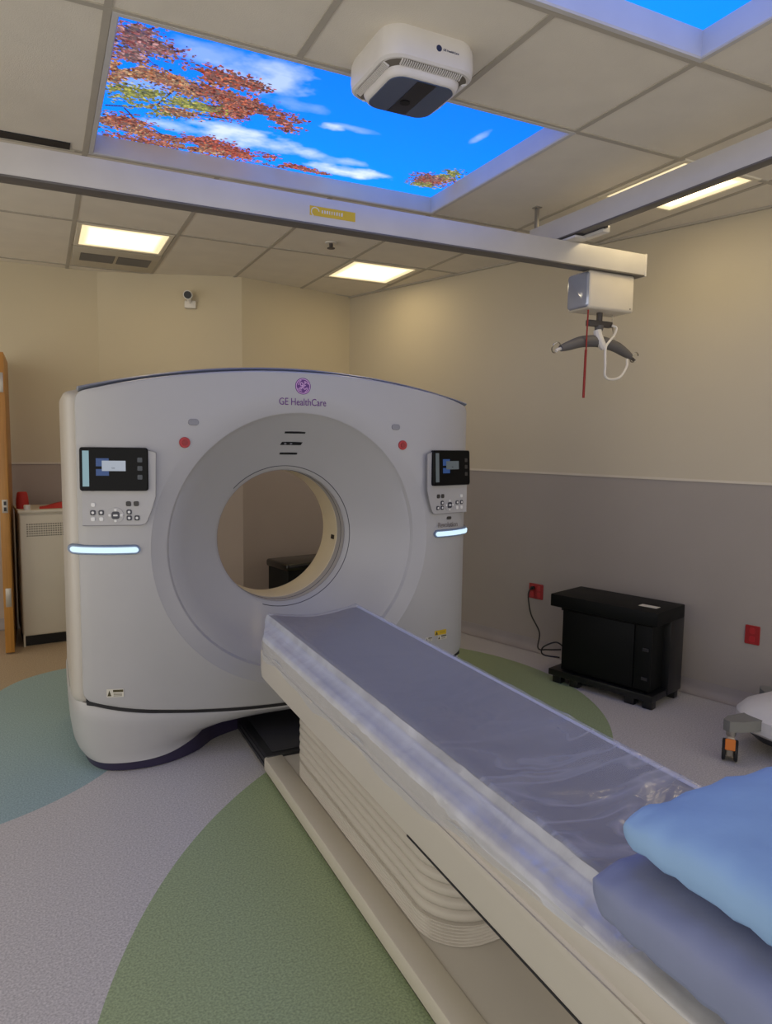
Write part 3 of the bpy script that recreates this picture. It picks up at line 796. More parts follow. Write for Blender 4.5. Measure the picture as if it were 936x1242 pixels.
obj('rear_shell', bm, M['gantryside'], gan, angle=40)
# top cap strip
bm = B(); rs_ = []
for k in range(41):
    dx = -0.97 + 1.94 * k / 40; z = ztb(dx)
    rs_.append([(GXC + dx, 3.30, z - .012), (GXC + dx, 3.285, z - .003), (GXC + dx, 3.30, z + .004), (GXC + dx, 3.40, z + .010), (GXC + dx, 3.50, z + .004), (GXC + dx, 3.50, z - .02)])
ring_faces(bm, rs_, True, True, True); obj('top_cap', bm, M['capstrip'], gan)
# dark seam under front cover
bm = B(); rs_ = []
for k in range(61):
    dx = -0.972 + 1.944 * k / 60; z = zseam(dx); y = yface(dx)
    rs_.append([(GXC + dx, y + .008, z - .016), (GXC + dx, y + .008, z + .006), (GXC + dx, y + .10, z + .006), (GXC + dx, y + .10, z - .012)])
ring_faces(bm, rs_, True, True, True); obj('cover_seam', bm, M['seamshade'], gan, smooth=False)
# base cover: upper band plus swept foot at each side, wrapping round the sides
TOPC = [(0.0, 3.224), (.20, 3.224), (.40, 3.224), (.60, 3.224), (.72, 3.226), (.82, 3.238), (.90, 3.266), (.955, 3.305), (.995, 3.36), (1.022, 3.45), (1.034, 3.58), (1.036, 3.80), (1.034, 4.05), (1.02, 4.09)]
BOTC = [(0.0, 3.52), (.20, 3.50), (.38, 3.43), (.485, 3.325), (.60, 3.258), (.70, 3.232), (.80, 3.236), (.885, 3.262), (.94, 3.31), (.978, 3.40), (.995, 3.55), (.999, 3.80), (.997, 4.04), (.985, 4.07)]
BOTZ = [.150, .148, .125, .085, .058, .048, .046, .046, .046, .046, .046, .046, .046, .046]
def dens(L):
    return [tuple(p) for p in spline([(*q, 0) if len(q) == 2 else q for q in L], 5)]
half = []
for p, q, z in zip(dens(TOPC), dens(BOTC), dens([(b, 0) for b in BOTZ])):
    half.append((p[0], p[1], q[0], q[1], z[0]))
full_ = [(-a, b, -c, d, z, -1) for a, b, c, d, z in half[:0:-1]] + [(a, b, c, d, z, 1) for a, b, c, d, z in half]
rs_ = []; rp_ = []
for xt, yt, xb, yb, zb in [f[:5] for f in full_]:
    zt = zseam(min(abs(xt), .95)) - .015
    L = []
    cx_, cyy = xt * .93, yt + .07
    L.append((cx_, cyy, zt)); L.append((xt * .997, yt + .004, zt)); L.append((xt, yt, zt - .006))
    for f_, g_ in ((.30, .03), (.60, .10), (.82, .30), (.93, .62), (1.0, 1.0)):
        z = zt - .006 + (zb - zt + .006) * f_
        L.append((xt + (xb - xt) * g_, yt + (yb - yt) * g_, z))
    L.append((xb * .96, yb + .10, zb))
    rs_.append([(GXC + x, y, z) for x, y, z in L])
    rp_.append([(GXC + x, y, z) for x, y, z in ((xb * .992, yb + .008, zb + .006), (xb * .984, yb + .014, .004), (xb * .93, yb + .25, .004), (xb * .93, yb + .25, zb + .006))])
bm = B(); ring_faces(bm, rs_, False); obj('base_cover', bm, M['gantry'], gan, angle=50)
bm = B(); ring_faces(bm, rp_, True, True, True); obj('plinth_strip', bm, M['toe'], gan)
# status lights
for s in (-1, 1):
    c = 0.885 if s > 0 else -0.885
    n = 44; hw = .135
    def sp_(u):  # point on face
        dx = c + u
        d = abs(dx); y = yface(min(d, .985)) if d < .985 else yface(.985) + (d - .985) * 1.2
        return dx, y
    for nm, e, off, mm in (('light_bezel', 0.009, .010, 'barbez'), ('status_light', 0.0, .017, 'barlight')):
        bm = B(); rs_ = []
        for k in range(n + 1):
            u = -(hw + e) * math.cos(PI * k / n)
            hh = (0.0145 + e) * math.sqrt(max(0.04, 1 - (max(0, abs(u) - (hw + e) + .0145 + e) / (.0145 + e)) ** 2))
            dx, y = sp_(u)
            rs_.append([(GXC + dx, y + .006, 1.016 - hh), (GXC + dx, y - off, 1.016 - hh * .8), (GXC + dx, y - off, 1.016 + hh * .8), (GXC + dx, y + .006, 1.016 + hh)])
        ring_faces(bm, rs_, True, True, True)
        if nm == 'light_bezel': bz = obj(nm, bm, M[mm], gan)
        else: obj(nm, bm, M[mm], bz)

def onface(dx, z, off=0.0, tilt=0.0):
    e = .01; sl = (yface(dx + e) - yface(dx - e)) / (2 * e)
    n = Vector((sl, -1, tilt)).normalized()
    return frame(Vector((GXC + dx, yface(dx), z)) + n * off, (1, sl, 0), n)
# emergency stops and sensor windows
for s in (-1, 1):
    fm = onface(s * .545, 1.485)
    e = obj('emergency_button', plate(B(), disc(.024, 24), .008, fm, .002), M['red'], gan)
    bm = B(); plate(bm, disc(.013, 20), .004, fm @ Matrix.Translation((0, 0, .008)), .001); obj('button_cap', bm, M['reddk'], e)
    obj('sensor_window', plate(B(), rrect(.0235, .0145, .0140, 6), .004, onface(s * .505, 1.576), .0015), M['winglass'], gan)
# displays with control panels
def display(s):
    cx = -.838 if s < 0 else .842
    fm = onface(cx, 1.367, .016, .05); T = lambda x, y, z=0: fm @ Matrix.Translation((x, y, z))
    bm = B(); plate(bm, rrect(.139, .093, .012, 5), .020, T(0, 0, -.018), .004); d = obj('display_screen', bm, M['screen'], gan)
    def ui(nm, x0, x1, y0, y1, m, z=.0028):
        bm = B(); plate(bm, [(x0, y0), (x1, y0), (x1, y1), (x0, y1)], .0004, T(0, 0, z)); obj(nm, bm, m, d, smooth=False)
    dim = s > 0
    ui('menu_bar', -.126, -.100, -.074, .078, M['ui_dim'] if dim else M['ui_pale'])
    ui('blue_tile', -.072, -.020, .012, .046, M['ui_blue']); ui('blue_tile', -.072, -.020, -.028, .0, M['ui_blue'])
    ui('dialog_window', -.048, .048, -.008, .036, M['ui_dim'] if dim else M['ui_white'], .0032)
    bm = B(); text(bm, 'OK', .009, T(-.002, .004, .0040)); obj('dialog_text', bm, M['btnring'], d)
    for y in (.040, .004, -.034):
        bm = B(); plate(bm, rrect(.010, .010, .003, 3), .0004, T(.106, y, .0028)); obj('screen_icon', bm, M['ui_icon'] if not dim else M['btndark'], d)
    # control panel plate with outline
    fp = onface(cx, 1.190, .0, .0); P = lambda x, y, z=0: fp @ Matrix.Translation((x, y, z))
    L = [(-.135, -.066), (.105, -.066), (.122, -.060), (.132, -.046), (.150, .0), (.168, .06), (.172, .25), (.135, .262), (-.135, .262)]
    if s > 0: L = [(-x, y) for x, y in L][::-1]
    Lr = L
    bm = B(); plate(bm, Lr, .0022, P(0, 0, -.001)); gr = obj('control_panel', bm, M['padmark'], gan)
    bm = B(); tube(bm, [P(0, 0, .002) @ Vector((*q, 0)) for q in Lr], .0016, 5, cap=False); obj('panel_outline', bm, M['groove'], gr)
    def btn(x, y, kind):
        x = x * (1 if s < 0 else -1)
        if kind == 'pad':
            bm = B(); plate(bm, disc(.034, 28), .002, P(x, y, .002), .0005); b = obj('direction_pad', bm, M['padmark'], gr, label='round four way control pad')
            return
        m_, r_ = {'ring': ('btnring', .0108), 'white': ('button', .0085), 'dark': ('btndark', .0105), 'big': ('btnring', .0160), 'dot': ('button', .0055)}[kind]
        bm = B(); plate(bm, rrect(r_, r_, r_ * .55, 4), .004, P(x, y, .002 if kind != 'big' else .0035), .001); obj('button', bm, M[m_], gr)
        if kind in ('ring', 'big'):
            rr = r_ * .52
            if kind == 'big': bm = B(); plate(bm, rrect(rr * 1.1, rr * .45, rr * .3, 3), .001, P(x, y, .0072))
            else: bm = B(); plate(bm, disc(rr, 12), .001, P(x, y, .0058))
            obj('button', bm, M['button'], gr)
    btn(.0, -.022, 'pad'); btn(.0, -.022, 'big')
    for a, b in ((.0, .001), (.0, -.046), (.024, -.022), (-.024, -.022)): btn(a, b, 'dot')
    for x, y, k in ((-.092, -.010, 'ring'), (-.058, -.010, 'ring'), (-.092, -.038, 'white'), (-.058, -.038, 'white'), (.056, -.008, 'ring'), (.056, -.034, 'ring'), (.088, -.034, 'ring'),
                    (.054, .028, 'dark'), (.086, .028, 'dark'), (-.090, .024, 'white')): btn(x, y, k)
display(-1); display(1)
# latch under right panel, small print
bm = B(); plate(bm, rrect(.017, .008, .007, 4), .004, onface(.842, 1.098), .001); obj('panel_latch', bm, M['btndark'], gan)
bm = B(); text(bm, 'Revolution', .040, onface(.835, 1.062, .0015), sx=.85); obj('model_lettering', bm, M['greyprint'], gan)
# maker's emblem and lettering
fm = onface(.008, 1.758, .0005)
em = obj('emblem', plate(B(), disc(.039, 36), .001, fm), M['purple'], gan)
def strip(bm, pts, w, z=.0016):
    pts = [Vector((*p, 0)) for p in pts]
    prev = None
    for i, p in enumerate(pts):
        t = (pts[min(i + 1, len(pts) - 1)] - pts[max(i - 1, 0)]).normalized(); n = Vector((-t.y, t.x, 0)) * w
        cur = [bm.verts.new(fm @ (p + n + Vector((0, 0, z)))), bm.verts.new(fm @ (p - n + Vector((0, 0, z))))]
        if prev: bm.faces.new((prev[0], prev[1], cur[1], cur[0]))
        prev = cur
bm = B()
strip(bm, [(.0335 * math.cos(2 * PI * k / 40), .0335 * math.sin(2 * PI * k / 40)) for k in range(41)], .0016)
for q in range(4):
    a0 = q * PI / 2 + .3
    strip(bm, [((.029 - .006 * k / 8) * math.cos(a0 + k * .13), (.029 - .006 * k / 8) * math.sin(a0 + k * .13)) for k in range(9)], .0014)
G_ = spline([(-.002, .008, 0), (-.004, .016, 0), (-.012, .015, 0), (-.013, .006, 0), (-.006, .002, 0), (.0, .006, 0), (-.004, -.006, 0), (-.010, -.014, 0), (-.017, -.012, 0), (-.013, -.006, 0), (-.004, -.004, 0)], 5)
E_ = spline([(.014, .012, 0), (.012, .017, 0), (.006, .014, 0), (.006, .006, 0), (.013, .004, 0), (.006, .002, 0), (.003, -.006, 0), (.007, -.014, 0), (.014, -.012, 0), (.016, -.006, 0)], 5)
for c in (G_, E_): strip(bm, [(p.x, p.y) for p in c], .0017)
obj('emblem_print', bm, M['pinkish'], em, smooth=False)
bm = B(); text(bm, 'GE HealthCare', .048, onface(.008, 1.682, .0008), sx=.80); obj('lettering', bm, M['purple'], gan)
# laser slots on the funnel above the bore
def onfun(z):
    r = z - GZ; tab = ((.362, 3.482), (.40, 3.452), (.47, 3.392), (.54, 3.325), (.595, 3.262))
    for (a, ya), (b, yb) in zip(tab[:-1], tab[1:]):
        if a <= r <= b:
            return ya + (yb - ya) * (r - a) / (b - a), (yb - ya) / (b - a)
    return 3.4, -.9
for z, w, h, dx in ((1.541, .053, .0055, .006), (1.487, .054, .010, .004), (1.436, .046, .006, .003)):
    y, sl = onfun(z); n = Vector((0, -1, sl)); fm2 = frame((GXC + dx, y, z), (1, 0, 0), n)
    o_ = [(-w - .003, -h), (w - .003, -h), (w + .003, h), (-w + .003, h)] if h > .008 else [(-w, -h), (w, -h), (w, h), (-w, h)]
    ls = obj('laser_slot', plate(B(), o_, .004, fm2 @ Matrix.Translation((0, 0, -.001))), M['black'], gan, smooth=False)
    if h > .008:
        for xx in (-.032, -.002):
            bm = B(); plate(bm, disc(.0065, 12), .001, fm2 @ Matrix.Translation((xx, 0, .003))); obj('slot_lamp', bm, M['winglass'], ls)
# warning labels
def warn(dx, z, w, h, yellow):
    fl = onface(dx, z, .0005)
    l = obj('warning_label', plate(B(), [(-w, -h), (w, -h), (w, h), (-w, h)], .0008, fl), M['yellow'] if yellow else M['lblwhite'], gan, smooth=False)
    bm = B(); T = fl @ Matrix.Translation((0, 0, .001))
    q = lambda L: bm.faces.new([bm.verts.new(T @ Vector((x, y, 0))) for x, y in L])
    q([(-w * .92, -h * .75), (-w * .45, -h * .75), (-w * .68, h * .75)])
    if not yellow: q([(-w * .25, h * .25), (w * .95, h * .25), (w * .95, h * .85), (-w * .25, h * .85)])
    for k in range(3 if not yellow else 2):
        yy = -h * (.1 + .3 * k) if not yellow else h * (.35 - .6 * k)
        q([(-w * .2, yy - h * .06), (w * .8, yy - h * .06), (w * .8, yy + h * .06), (-w * .2, yy + h * .06)])
    obj('label_print', bm, M['olive'], l, smooth=False)
warn(-.857, .375, .036, .018, False)
warn(.80, .475, .040, .013, True); warn(.812, .447, .032, .012, False); warn(.725, .447, .02, .010, False)

# ------------------------------------------------------------------ dark dock box at the gantry foot, part of the table base
tab = empty('ct_patient_table', (GXC, 1.7, 0), 'long cream CT patient table running from the gantry towards the camera', 'CT table')
TX = GXC
bm = B(); box(bm, .872, 1.368, 2.96, 3.50, .008, .085, .004); dock = obj('dock_housing', bm, M['black'], tab)
bm = B(); box(bm, .905, 1.335, 2.99, 3.48, .085, .092, .002); obj('dock_lid', bm, M['dark'], dock)
bm = B()
for k in range(2): box(bm, .868, .874, 3.0, 3.46, .025 + .028 * k, .036 + .028 * k, .001)
obj('dock_rib', bm, M['dark'], dock)
YN_T, YF_T = 0.28, 2.93
for s in (-1, 1):
    x0, x1 = (TX - .26, TX - .175) if s < 0 else (TX + .175, TX + .26)
    bm = B(); box(bm, x0, x1, YN_T, 2.97, .020, .079, .006); obj('base_rail', bm, M['rail'], tab)
    bm = B(); box(bm, x0 + .012, x1 - .012, YN_T, 2.955, .001, .021); obj('rail_shadow_gap', bm, M['seamshade'], tab, smooth=False)
bm = B(); box(bm, TX - .176, TX + .176, YN_T, 2.955, .004, .074, .002); obj('base_plate', bm, M['table'], tab)
# bellows: stack of pleats with rounded ends
rings = []; bm = B()
def stadium(hw, y0, y1, z, rc):
    return [(TX + x, (y0 + y1) / 2 + y, z) for x, y in rrect(hw, (y1 - y0) / 2, rc, 10)]
lev = [.074]
for k in range(7): lev.append(lev[-1] + .010)
for k in range(9): lev.append(lev[-1] + .036)
for za, zb in zip(lev[:-1], lev[1:]):
    big = zb - za > .02
    d = .005 if not big else .012
    for t in np.linspace(0, 1, 4 if not big else 7)[:-1]:
        o = d * math.sin(PI * t) ** .35 if t > 0 else 0
        rings.append(stadium(.172 + o - d, 1.555 - o + d, 2.865 + o - d, za + (zb - za) * t, .15))
rings.append(stadium(.16, 1.57, 2.85, lev[-1], .15))
ring_faces(bm, rings, True, True, True); obj('bellows', bm, M['bellows'], tab, angle=60)
# table body: left/right side covers with stepped lip, underside
prof = [(-.290, .478), (-.292, .50), (-.292, .590), (-.285, .598), (-.287, .606), (-.287, .632), (-.280, .652), (-.268, .661), (-.25, .664), (-.225, .668)]
full = prof + [(-x, z) for x, z in prof[::-1]] + [(.275, .470), (-.275, .470)]
bm = B(); rings = []
for y, sc in ((YN_T, 1), (2.86, 1), (2.90, .985), (2.92, .95), (2.93, .90)):
    rings.append([(TX + x * (1 if sc == 1 else (1 - (1 - sc) * .35)), y, .57 + (z - .57) * (sc if sc < 1 else 1)) for x, z in full])
ring_faces(bm, rings, True, True, True); obj('side_cover', bm, M['table'], tab, angle=30)
for s in (-1, 1):
    bm = B(); box(bm, TX + s * .2935 - .0015, TX + s * .2935 + .0015, YN_T, 2.87, .575, .592); obj('lip_groove', bm, M['tablelip'], tab, smooth=False)
bm = B(); box(bm, TX - .2928, TX + .2928, YN_T, 1.54, .4755, .4800); obj('bottom_edge_shadow', bm, M['seamshade'], tab, smooth=False)  # thin dark strip painting in the shadow along the cover's lower edge
# cradle: shallow white trough
cr = [(-.230, .667), (-.230, .680), (-.226, .684), (-.219, .682), (-.12, .667), (0, .662), (.12, .667), (.219, .690), (.222, .708), (.234, .710), (.238, .702), (.236, .668)]
bm = B(); extrude_y(bm, [(TX + x, z) for x, z in cr], .30, 3.05); obj('cradle', bm, M['cradle'], tab)

# pad on the cradle
def pad_top(x): return .687 + .030 * abs(x / .215) ** 1.6
nx = 16; bm = B(); rings = []
for y, sh in ((.32, .012), (.328, .004), (.34, 0), (.8, 0), (1.6, 0), (2.4, 0), (3.03, 0), (3.043, .004), (3.05, .014)):
    w = .215 - sh * .5
    top = [(TX - w + 2 * w * k / nx) for k in range(nx + 1)]
    loop = [(x, y, pad_top(x - TX) - sh - (.006 if k in (0, nx) else 0)) for k, x in enumerate(top)]
    bot = [(x, y, .668 + .017 * abs((x - TX) / .215) ** 1.6 + sh * .4) for x in top[::-1]]
    rings.append(loop + bot)
ring_faces(bm, rings, True, True, True)
tag(obj('table_pad', bm, M['pad'], origin=(TX, 1.7, .68)), 'long dark grey vinyl mattress pad lying on the CT table', 'mattress pad')

# clear plastic film over pad and left ledge
path = [(.228, .716), (.222, .722), (.212, .7205)] + [(x, pad_top(x) + .0025) for x in (.19, .16, .12, .08, .04, 0, -.04, -.08, -.12, -.16, -.19)] + [(-.208, .7175), (-.218, .712), (-.223, .700), (-.228, .690), (-.240, .680), (-.256, .671), (-.270, .667), (-.284, .658), (-.2905, .640), (-.2915, .615), (-.296, .598), (-.297, .575)]
fin = []
for (a, b), (c, d) in zip(path[:-1], path[1:]):
    for k in range(3): fin.append((a + (c - a) * k / 3, b + (d - b) * k / 3))
fin.append(path[-1])
bm = B(); rings = []
ny = 190
BIGF = [(1.02, -.05, .030, .9, .008), (1.10, .02, .022, .5, .009), (1.22, -.02, .026, -.4, .006), (1.33, -.08, .020, .7, .006), (.95, .06, .03, .2, .007), (1.62, .0, .02, .5, .004), (2.35, .02, .02, -.6, .004)]
r2 = random.Random(4)
folds = [(r2.uniform(.9, 3.0), r2.uniform(-.3, .3), r2.uniform(.012, .03), r2.uniform(-.5, .5), r2.uniform(.0012, .0030)) for _ in range(46)]
for j in range(ny + 1):
    y = .60 + (3.055 - .60) * j / ny; dr = min(1, max(0, (y - .75) / .8))
    row = []
    for i, (x, z) in enumerate(fin):
        h = 0.0
        for fy, fx, fw_, sl, am in folds + BIGF:
            d = (y - fy - sl * (x - fx)) / fw_
            h += am * math.exp(-d * d) * math.exp(-((x - fx) / .10) ** 2)
        h += .0006 * math.sin(31 * y + 17 * x) + .0005 * math.sin(57 * y - 23 * x)
        edge = x < -.284
        if y > 2.86 and x < -.222: x = max(x, -.296 + (y - 2.86) * .36); z = max(z, .585 + (y - 2.86) * .5)
        if i > len(fin) - 13 and z < .652: z = z + (.6535 - z) * (1 - dr); x = x + (-.2865 - x) * (1 - dr)
        if not edge: row.append((TX + x, y, z + abs(h) + .001))
        else: row.append((TX + x - abs(h) * dr, y, z - dr * (.010 * math.sin(9 * y) + .006 * math.sin(23 * y)) * (1 if i > len(fin) - 6 else 0)))
    rings.append(row)
# end drop over the foot of the pad
rings.append([(x, 3.066, z - .006) for x, y, z in rings[-1]])
rings.append([(x, 3.068, max(z - .045, .655)) if .655 < z else (x, 3.066, z) for x, y, z in rings[-1]])
ring_faces(bm, rings, False)
tag(obj('plastic_sheet', bm, M['film'], origin=(TX, 1.9, .6), angle=80), 'clear wrinkled plastic sheet covering the pad and near ledge of the table', 'plastic sheet')

# ------------------------------------------------------------------ pillows
def pillow(name, label, cx, cy, cz, hx, hy, hz, rot, m, tilt=0.0, seed=1, droop=0.0, flat=.9):
    bm = B(); n = 30; r_ = random.Random(seed)
    mt = Matrix.Translation((cx, cy, cz)) @ Matrix.Rotation(rot, 4, 'Z') @ Matrix.Rotation(tilt, 4, 'X')
    ph = [r_.uniform(0, 6) for _ in range(6)]
    def P(u, v, s):
        # pinched rectangular outline
        x = hx * u * (1 - .07 * (1 - abs(u)) * 0 - .06 * (1 - v * v) * abs(u) ** 3 * 0.6); y = hy * v * (1 - .05 * (1 - u * u) * abs(v) ** 3)
        cor = (abs(u) * abs(v)) ** 6; x *= 1 - .05 * cor; y *= 1 - .05 * cor
        t = (max(0, 1 - abs(u) ** 3.0) * max(0, 1 - abs(v) ** 3.0)) ** .34
        wr = .05 * math.sin(5 * u + 2.2 * v + ph[0]) + .035 * math.sin(9 * v - 4 * u + ph[1]) + .02 * math.sin(17 * u + 13 * v + ph[2])
        z = s * hz * t * (1 + wr * (1.0 if s > 0 else .3)) + .004 * math.sin(11 * v + ph[3]) * (1 - t) + .004 * math.sin(13 * u + ph[4]) * (1 - t)
        z -= droop * (u * u)
        if s < 0: z = -hz * flat * max(0, 1 - (1 - t) ** 3) + .003 * math.sin(9 * u + ph[5]) * (1 - t)
        z += .0035 * math.sin(26 * v + 5 * u) * math.exp(-((abs(u) - .93) / .10) ** 2) + .0035 * math.sin(24 * u - 4 * v) * math.exp(-((abs(v) - .93) / .10) ** 2)
        return mt @ Vector((x, y, z))
    g = {}
    for s in (1, -1):
        for i in range(n + 1):
            for j in range(n + 1):
                u = math.sin((-1 + 2 * i / n) * PI / 2); v = math.sin((-1 + 2 * j / n) * PI / 2)
                b = i in (0, n) or j in (0, n)
                if b and s < 0: g[(i, j, s)] = g[(i, j, 1)]
                else: g[(i, j, s)] = bm.verts.new(P(u, v, s))
    for s in (1, -1):
        for i in range(n):
            for j in range(n):
                q = [g[(i, j, s)], g[(i + 1, j, s)], g[(i + 1, j + 1, s)], g[(i, j + 1, s)]]
                bm.faces.new(q if s > 0 else q[::-1])
    o = obj(name, bm, m, angle=80)
    return tag(o, label, 'pillow', 'pillows on the table')
pillow('pillow', 'darker periwinkle blue pillow lying flat on the table under the other', 1.120, .585, .786, .345, .255, .060, .0, M['pilB'], seed=3, flat=1.0)
pillow('pillow', 'light blue pillow lying on top of the periwinkle pillow', 1.145, .57, .886, .338, .24, .068, .0, M['pilA'], seed=8, flat=.42)

# ------------------------------------------------------------------ red wall outlets, cord, black cabinet
def onwall(y, z, off=0.0):
    return frame(Vector((wallX(y), y, z)) + wn * off, -wd, wn)
def outlet(y, z, w, h, label, sockets):
    fm = onwall(y, z); root = empty('wall_outlet', fm.translation, label, 'power outlet', 'red outlets on the right wall')
    obj('cover_plate', plate(B(), rrect(w, h, .006, 3), .007, fm, .002), M['reddk'], root)
    for sx in sockets:
        for zz in (-.024, .024):
            bm = B(); plate(bm, rrect(.015, .017, .008, 3), .002, fm @ Matrix.Translation((sx, zz, .007)), .0005); obj('socket', bm, M['red'], root)
outlet(4.035, .437, .060, .055, 'red double wall outlet with a black cord plugged into it', (-.028, .028))
outlet(2.622, .428, .040, .055, 'red single wall outlet right of the black cabinet, nothing plugged in', (0,))
w1 = onwall(4.035, .437)
pl = w1 @ Vector((.02, -.022, .02))
pa = Vector((2.985, 3.60, .10))
pts = spline([w1 @ Vector((.02, -.024, .008)), w1 @ Vector((.02, -.026, .035)), pl + Vector((-.035, -.0, -.05)), pl + Vector((-.06, -.07, -.17)), pl + Vector((-.10, -.22, -.26)), pa + Vector((-.02, .10, .035)), pa + Vector((.0, .03, .04)), pa + Vector((.04, -.06, .06))], 8)
root = empty('power_cable', w1 @ Vector((.02, -.024, .03)), 'thin black power cord from the red outlet to the black cabinet', 'cord')
obj('cable', tube(B(), pts, .005, 8), M['cable'], root)
bm = B(); tube(bm, [w1 @ Vector((.02, -.024, .007)), w1 @ Vector((.02, -.024, .03))], .014, 10); obj('plug', bm, M['cable'], root)
obj('loop', tube(B(), spline([pa + Vector((.05, -.04, .0)), pa + Vector((-.03, .03, .01)), pa + Vector((-.035, .03, .06)), pa + Vector((.03, -.02, .10)), pa + Vector((.07, -.06, .07))], 6), .005, 6), M['cable'], root)

# cabinet local frame: u along the wall towards the camera, w out from front to wall
cu_ = Vector((3.075 - 2.873, 2.809 - 3.444, 0)).normalized(); cwv = Vector((-cu_.y, cu_.x, 0))
CL = (Vector((3.075, 2.809, 0)) - Vector((2.873, 3.444, 0))).length
cm = Matrix((cu_, cwv, Vector((0, 0, 1)))).transposed().to_4x4(); cm.translation = (2.873, 3.444, 0)
D = .345
root = empty('power_supply_cabinet', cm @ Vector((CL / 2, D / 2, 0)), 'low black cabinet on a plinth standing against the right wall', 'cabinet')
obj('top_slab', box(B(), -.02, CL + .012, -.01, D, .487, .566, .006, mtx=cm), M['blackm'], root)
obj('body', box(B(), .055, CL - .03, .02, D - .02, .09, .49, .004, mtx=cm), M['blackm'], root)
obj('end_panel', box(B(), CL - .09, CL + .012, .17, D, .05, .49, .004, mtx=cm), M['black'], root)
obj('front_panel', box(B(), .075, CL - .13, .006, .022, .105, .475, .004, mtx=cm), M['blackm'], root)
ep = obj('corner_panel', box(B(), CL - .125, CL - .025, .008, .024, .10, .478, .003, mtx=cm), M['blackm'], root)
for z in (.33, .16): obj('latch', box(B(), CL - .075, CL - .04, .002, .009, z, z + .018, .001, mtx=cm), M['dark'], ep)
obj('plinth', box(B(), -.015, CL + .005, -.012, D, .045, .085, .004, mtx=cm), M['black'], root)
for u in (.04, .16, CL - .14, CL - .03):
    bm = B(); box(bm, u - .03, u + .03, .0, .05, .0, .046, .004, mtx=cm); box(bm, u - .03, u + .03, D - .06, D - .01, 0, .046, .004, mtx=cm); obj('foot', bm, M['black'], root)
obj('top_label', box(B(), CL - .16, CL - .05, .10, .155, .566, .5668, mtx=cm), M['lblwhite'], root, smooth=False)
obj('connector', box(B(), .03, .056, .04, .08, .46, .475, .002, mtx=cm), M['black'], root)
obj('socket_tab', box(B(), .035, .056, .06, .08, .265, .275, .001, mtx=cm), M['white'], root)

# ------------------------------------------------------------------ black cabinet seen through the bore
root = empty('storage_trunk', (1.98, 5.35, 0), 'glossy black box seen through the bore against the back wall', 'black box')
tm = Matrix.Translation((1.98, 5.35, 0)) @ Matrix.Rotation(.20, 4, 'Z')
obj('body', box(B(), -.34, .34, -.16, .16, .03, .50, .01, mtx=tm), M['blackm'], root)
obj('lid', box(B(), -.355, .355, -.175, .175, .495, .555, .02, 4, mtx=tm), M['blackl'], root)
for sx in (-.28, .28): obj('foot', box(B(), sx - .04, sx + .04, -.14, .14, 0, .032, .004, mtx=tm), M['black'], root)

# ------------------------------------------------------------------ cream cabinet by the door, with things on top
km = Matrix.Translation((-.152, 5.55, 0)) @ Matrix.Rotation(.10, 4, 'Z')
KW, KD, KZ = .40, .42, .985
root = empty('equipment_cabinet', km @ Vector((KW / 2, KD / 2, 0)), 'tall cream metal cabinet with perforated vents standing beside the door', 'cabinet')
obj('body', box(B(), 0, KW, .012, KD, .075, KZ - .02, .006, mtx=km), M['cabw'], root)
fpn = obj('front_panel', box(B(), .004, KW - .004, 0, .014, .085, KZ - .035, .004, mtx=km), M['cabw'], root)
bm = B()
for i in range(16):
    for j in range(6):
        x = .048 + i * .0155; z = .80 + j * .0165
        plate(bm, disc(.0048, 8), .001, km @ frame((x, .0002, z), (1, 0, 0), (0, -1, 0)))
obj('vent_perforations', bm, M['hole'], fpn, smooth=False)
obj('top', box(B(), -.008, KW + .008, -.006, KD + .008, KZ - .022, KZ, .004, mtx=km), M['cabw'], root)
obj('kick_space', box(B(), .01, KW - .01, .03, KD - .02, .0, .076, mtx=km), M['black'], root, smooth=False)
for u in (.0, KW - .012): obj('leg', box(B(), u, u + .012, .0, .03, 0, .09, .001, mtx=km), M['cabw'], root)
# red folded fabric pieces
bm = B(); a = km @ Vector((.20, .10, KZ))
ring_faces(bm, [[a + Vector((.16 * t - .06, .03 * t, .001 + zz)) + Vector((0, dy, 0)) for dy, zz in ((-.05, 0), (-.035, hh), (.02, hh * 1.15), (.05, hh * .7), (.06, 0))] for t, hh in ((0, .010), (.25, .014), (.45, .022), (.65, .030), (.9, .036), (1.3, .038), (1.6, .03))], False)
tag(obj('folded_cloth', bm, M['redclo'], angle=70), 'crumpled red cloth lying on top of the cream cabinet', 'cloth')
bm = B(); c0 = km @ Vector((.035, .15, KZ))
ring_faces(bm, [[c0 + Vector((.040 * math.cos(a_) * s_, .04 * math.sin(a_) * s_, zz)) for a_ in [2 * PI * k / 16 for k in range(16)]] for s_, zz in ((1.0, .0), (1.05, .03), (1.0, .07), (.85, .11), (.7, .12))], True, True, True)
tag(obj('red_pouch', bm, M['redclo'], angle=70), 'upright red pouch on the cabinet next to the door edge', 'pouch')
bm = B(); c0 = km @ Vector((.055, .03, KZ)); plate(bm, disc(.023, 18), .035, frame(c0, (1, 0, 0), (0, 0, 1)), .004)
tag(obj('tape_roll', bm, M['white']), 'small white roll standing on the front corner of the cabinet', 'tape roll')

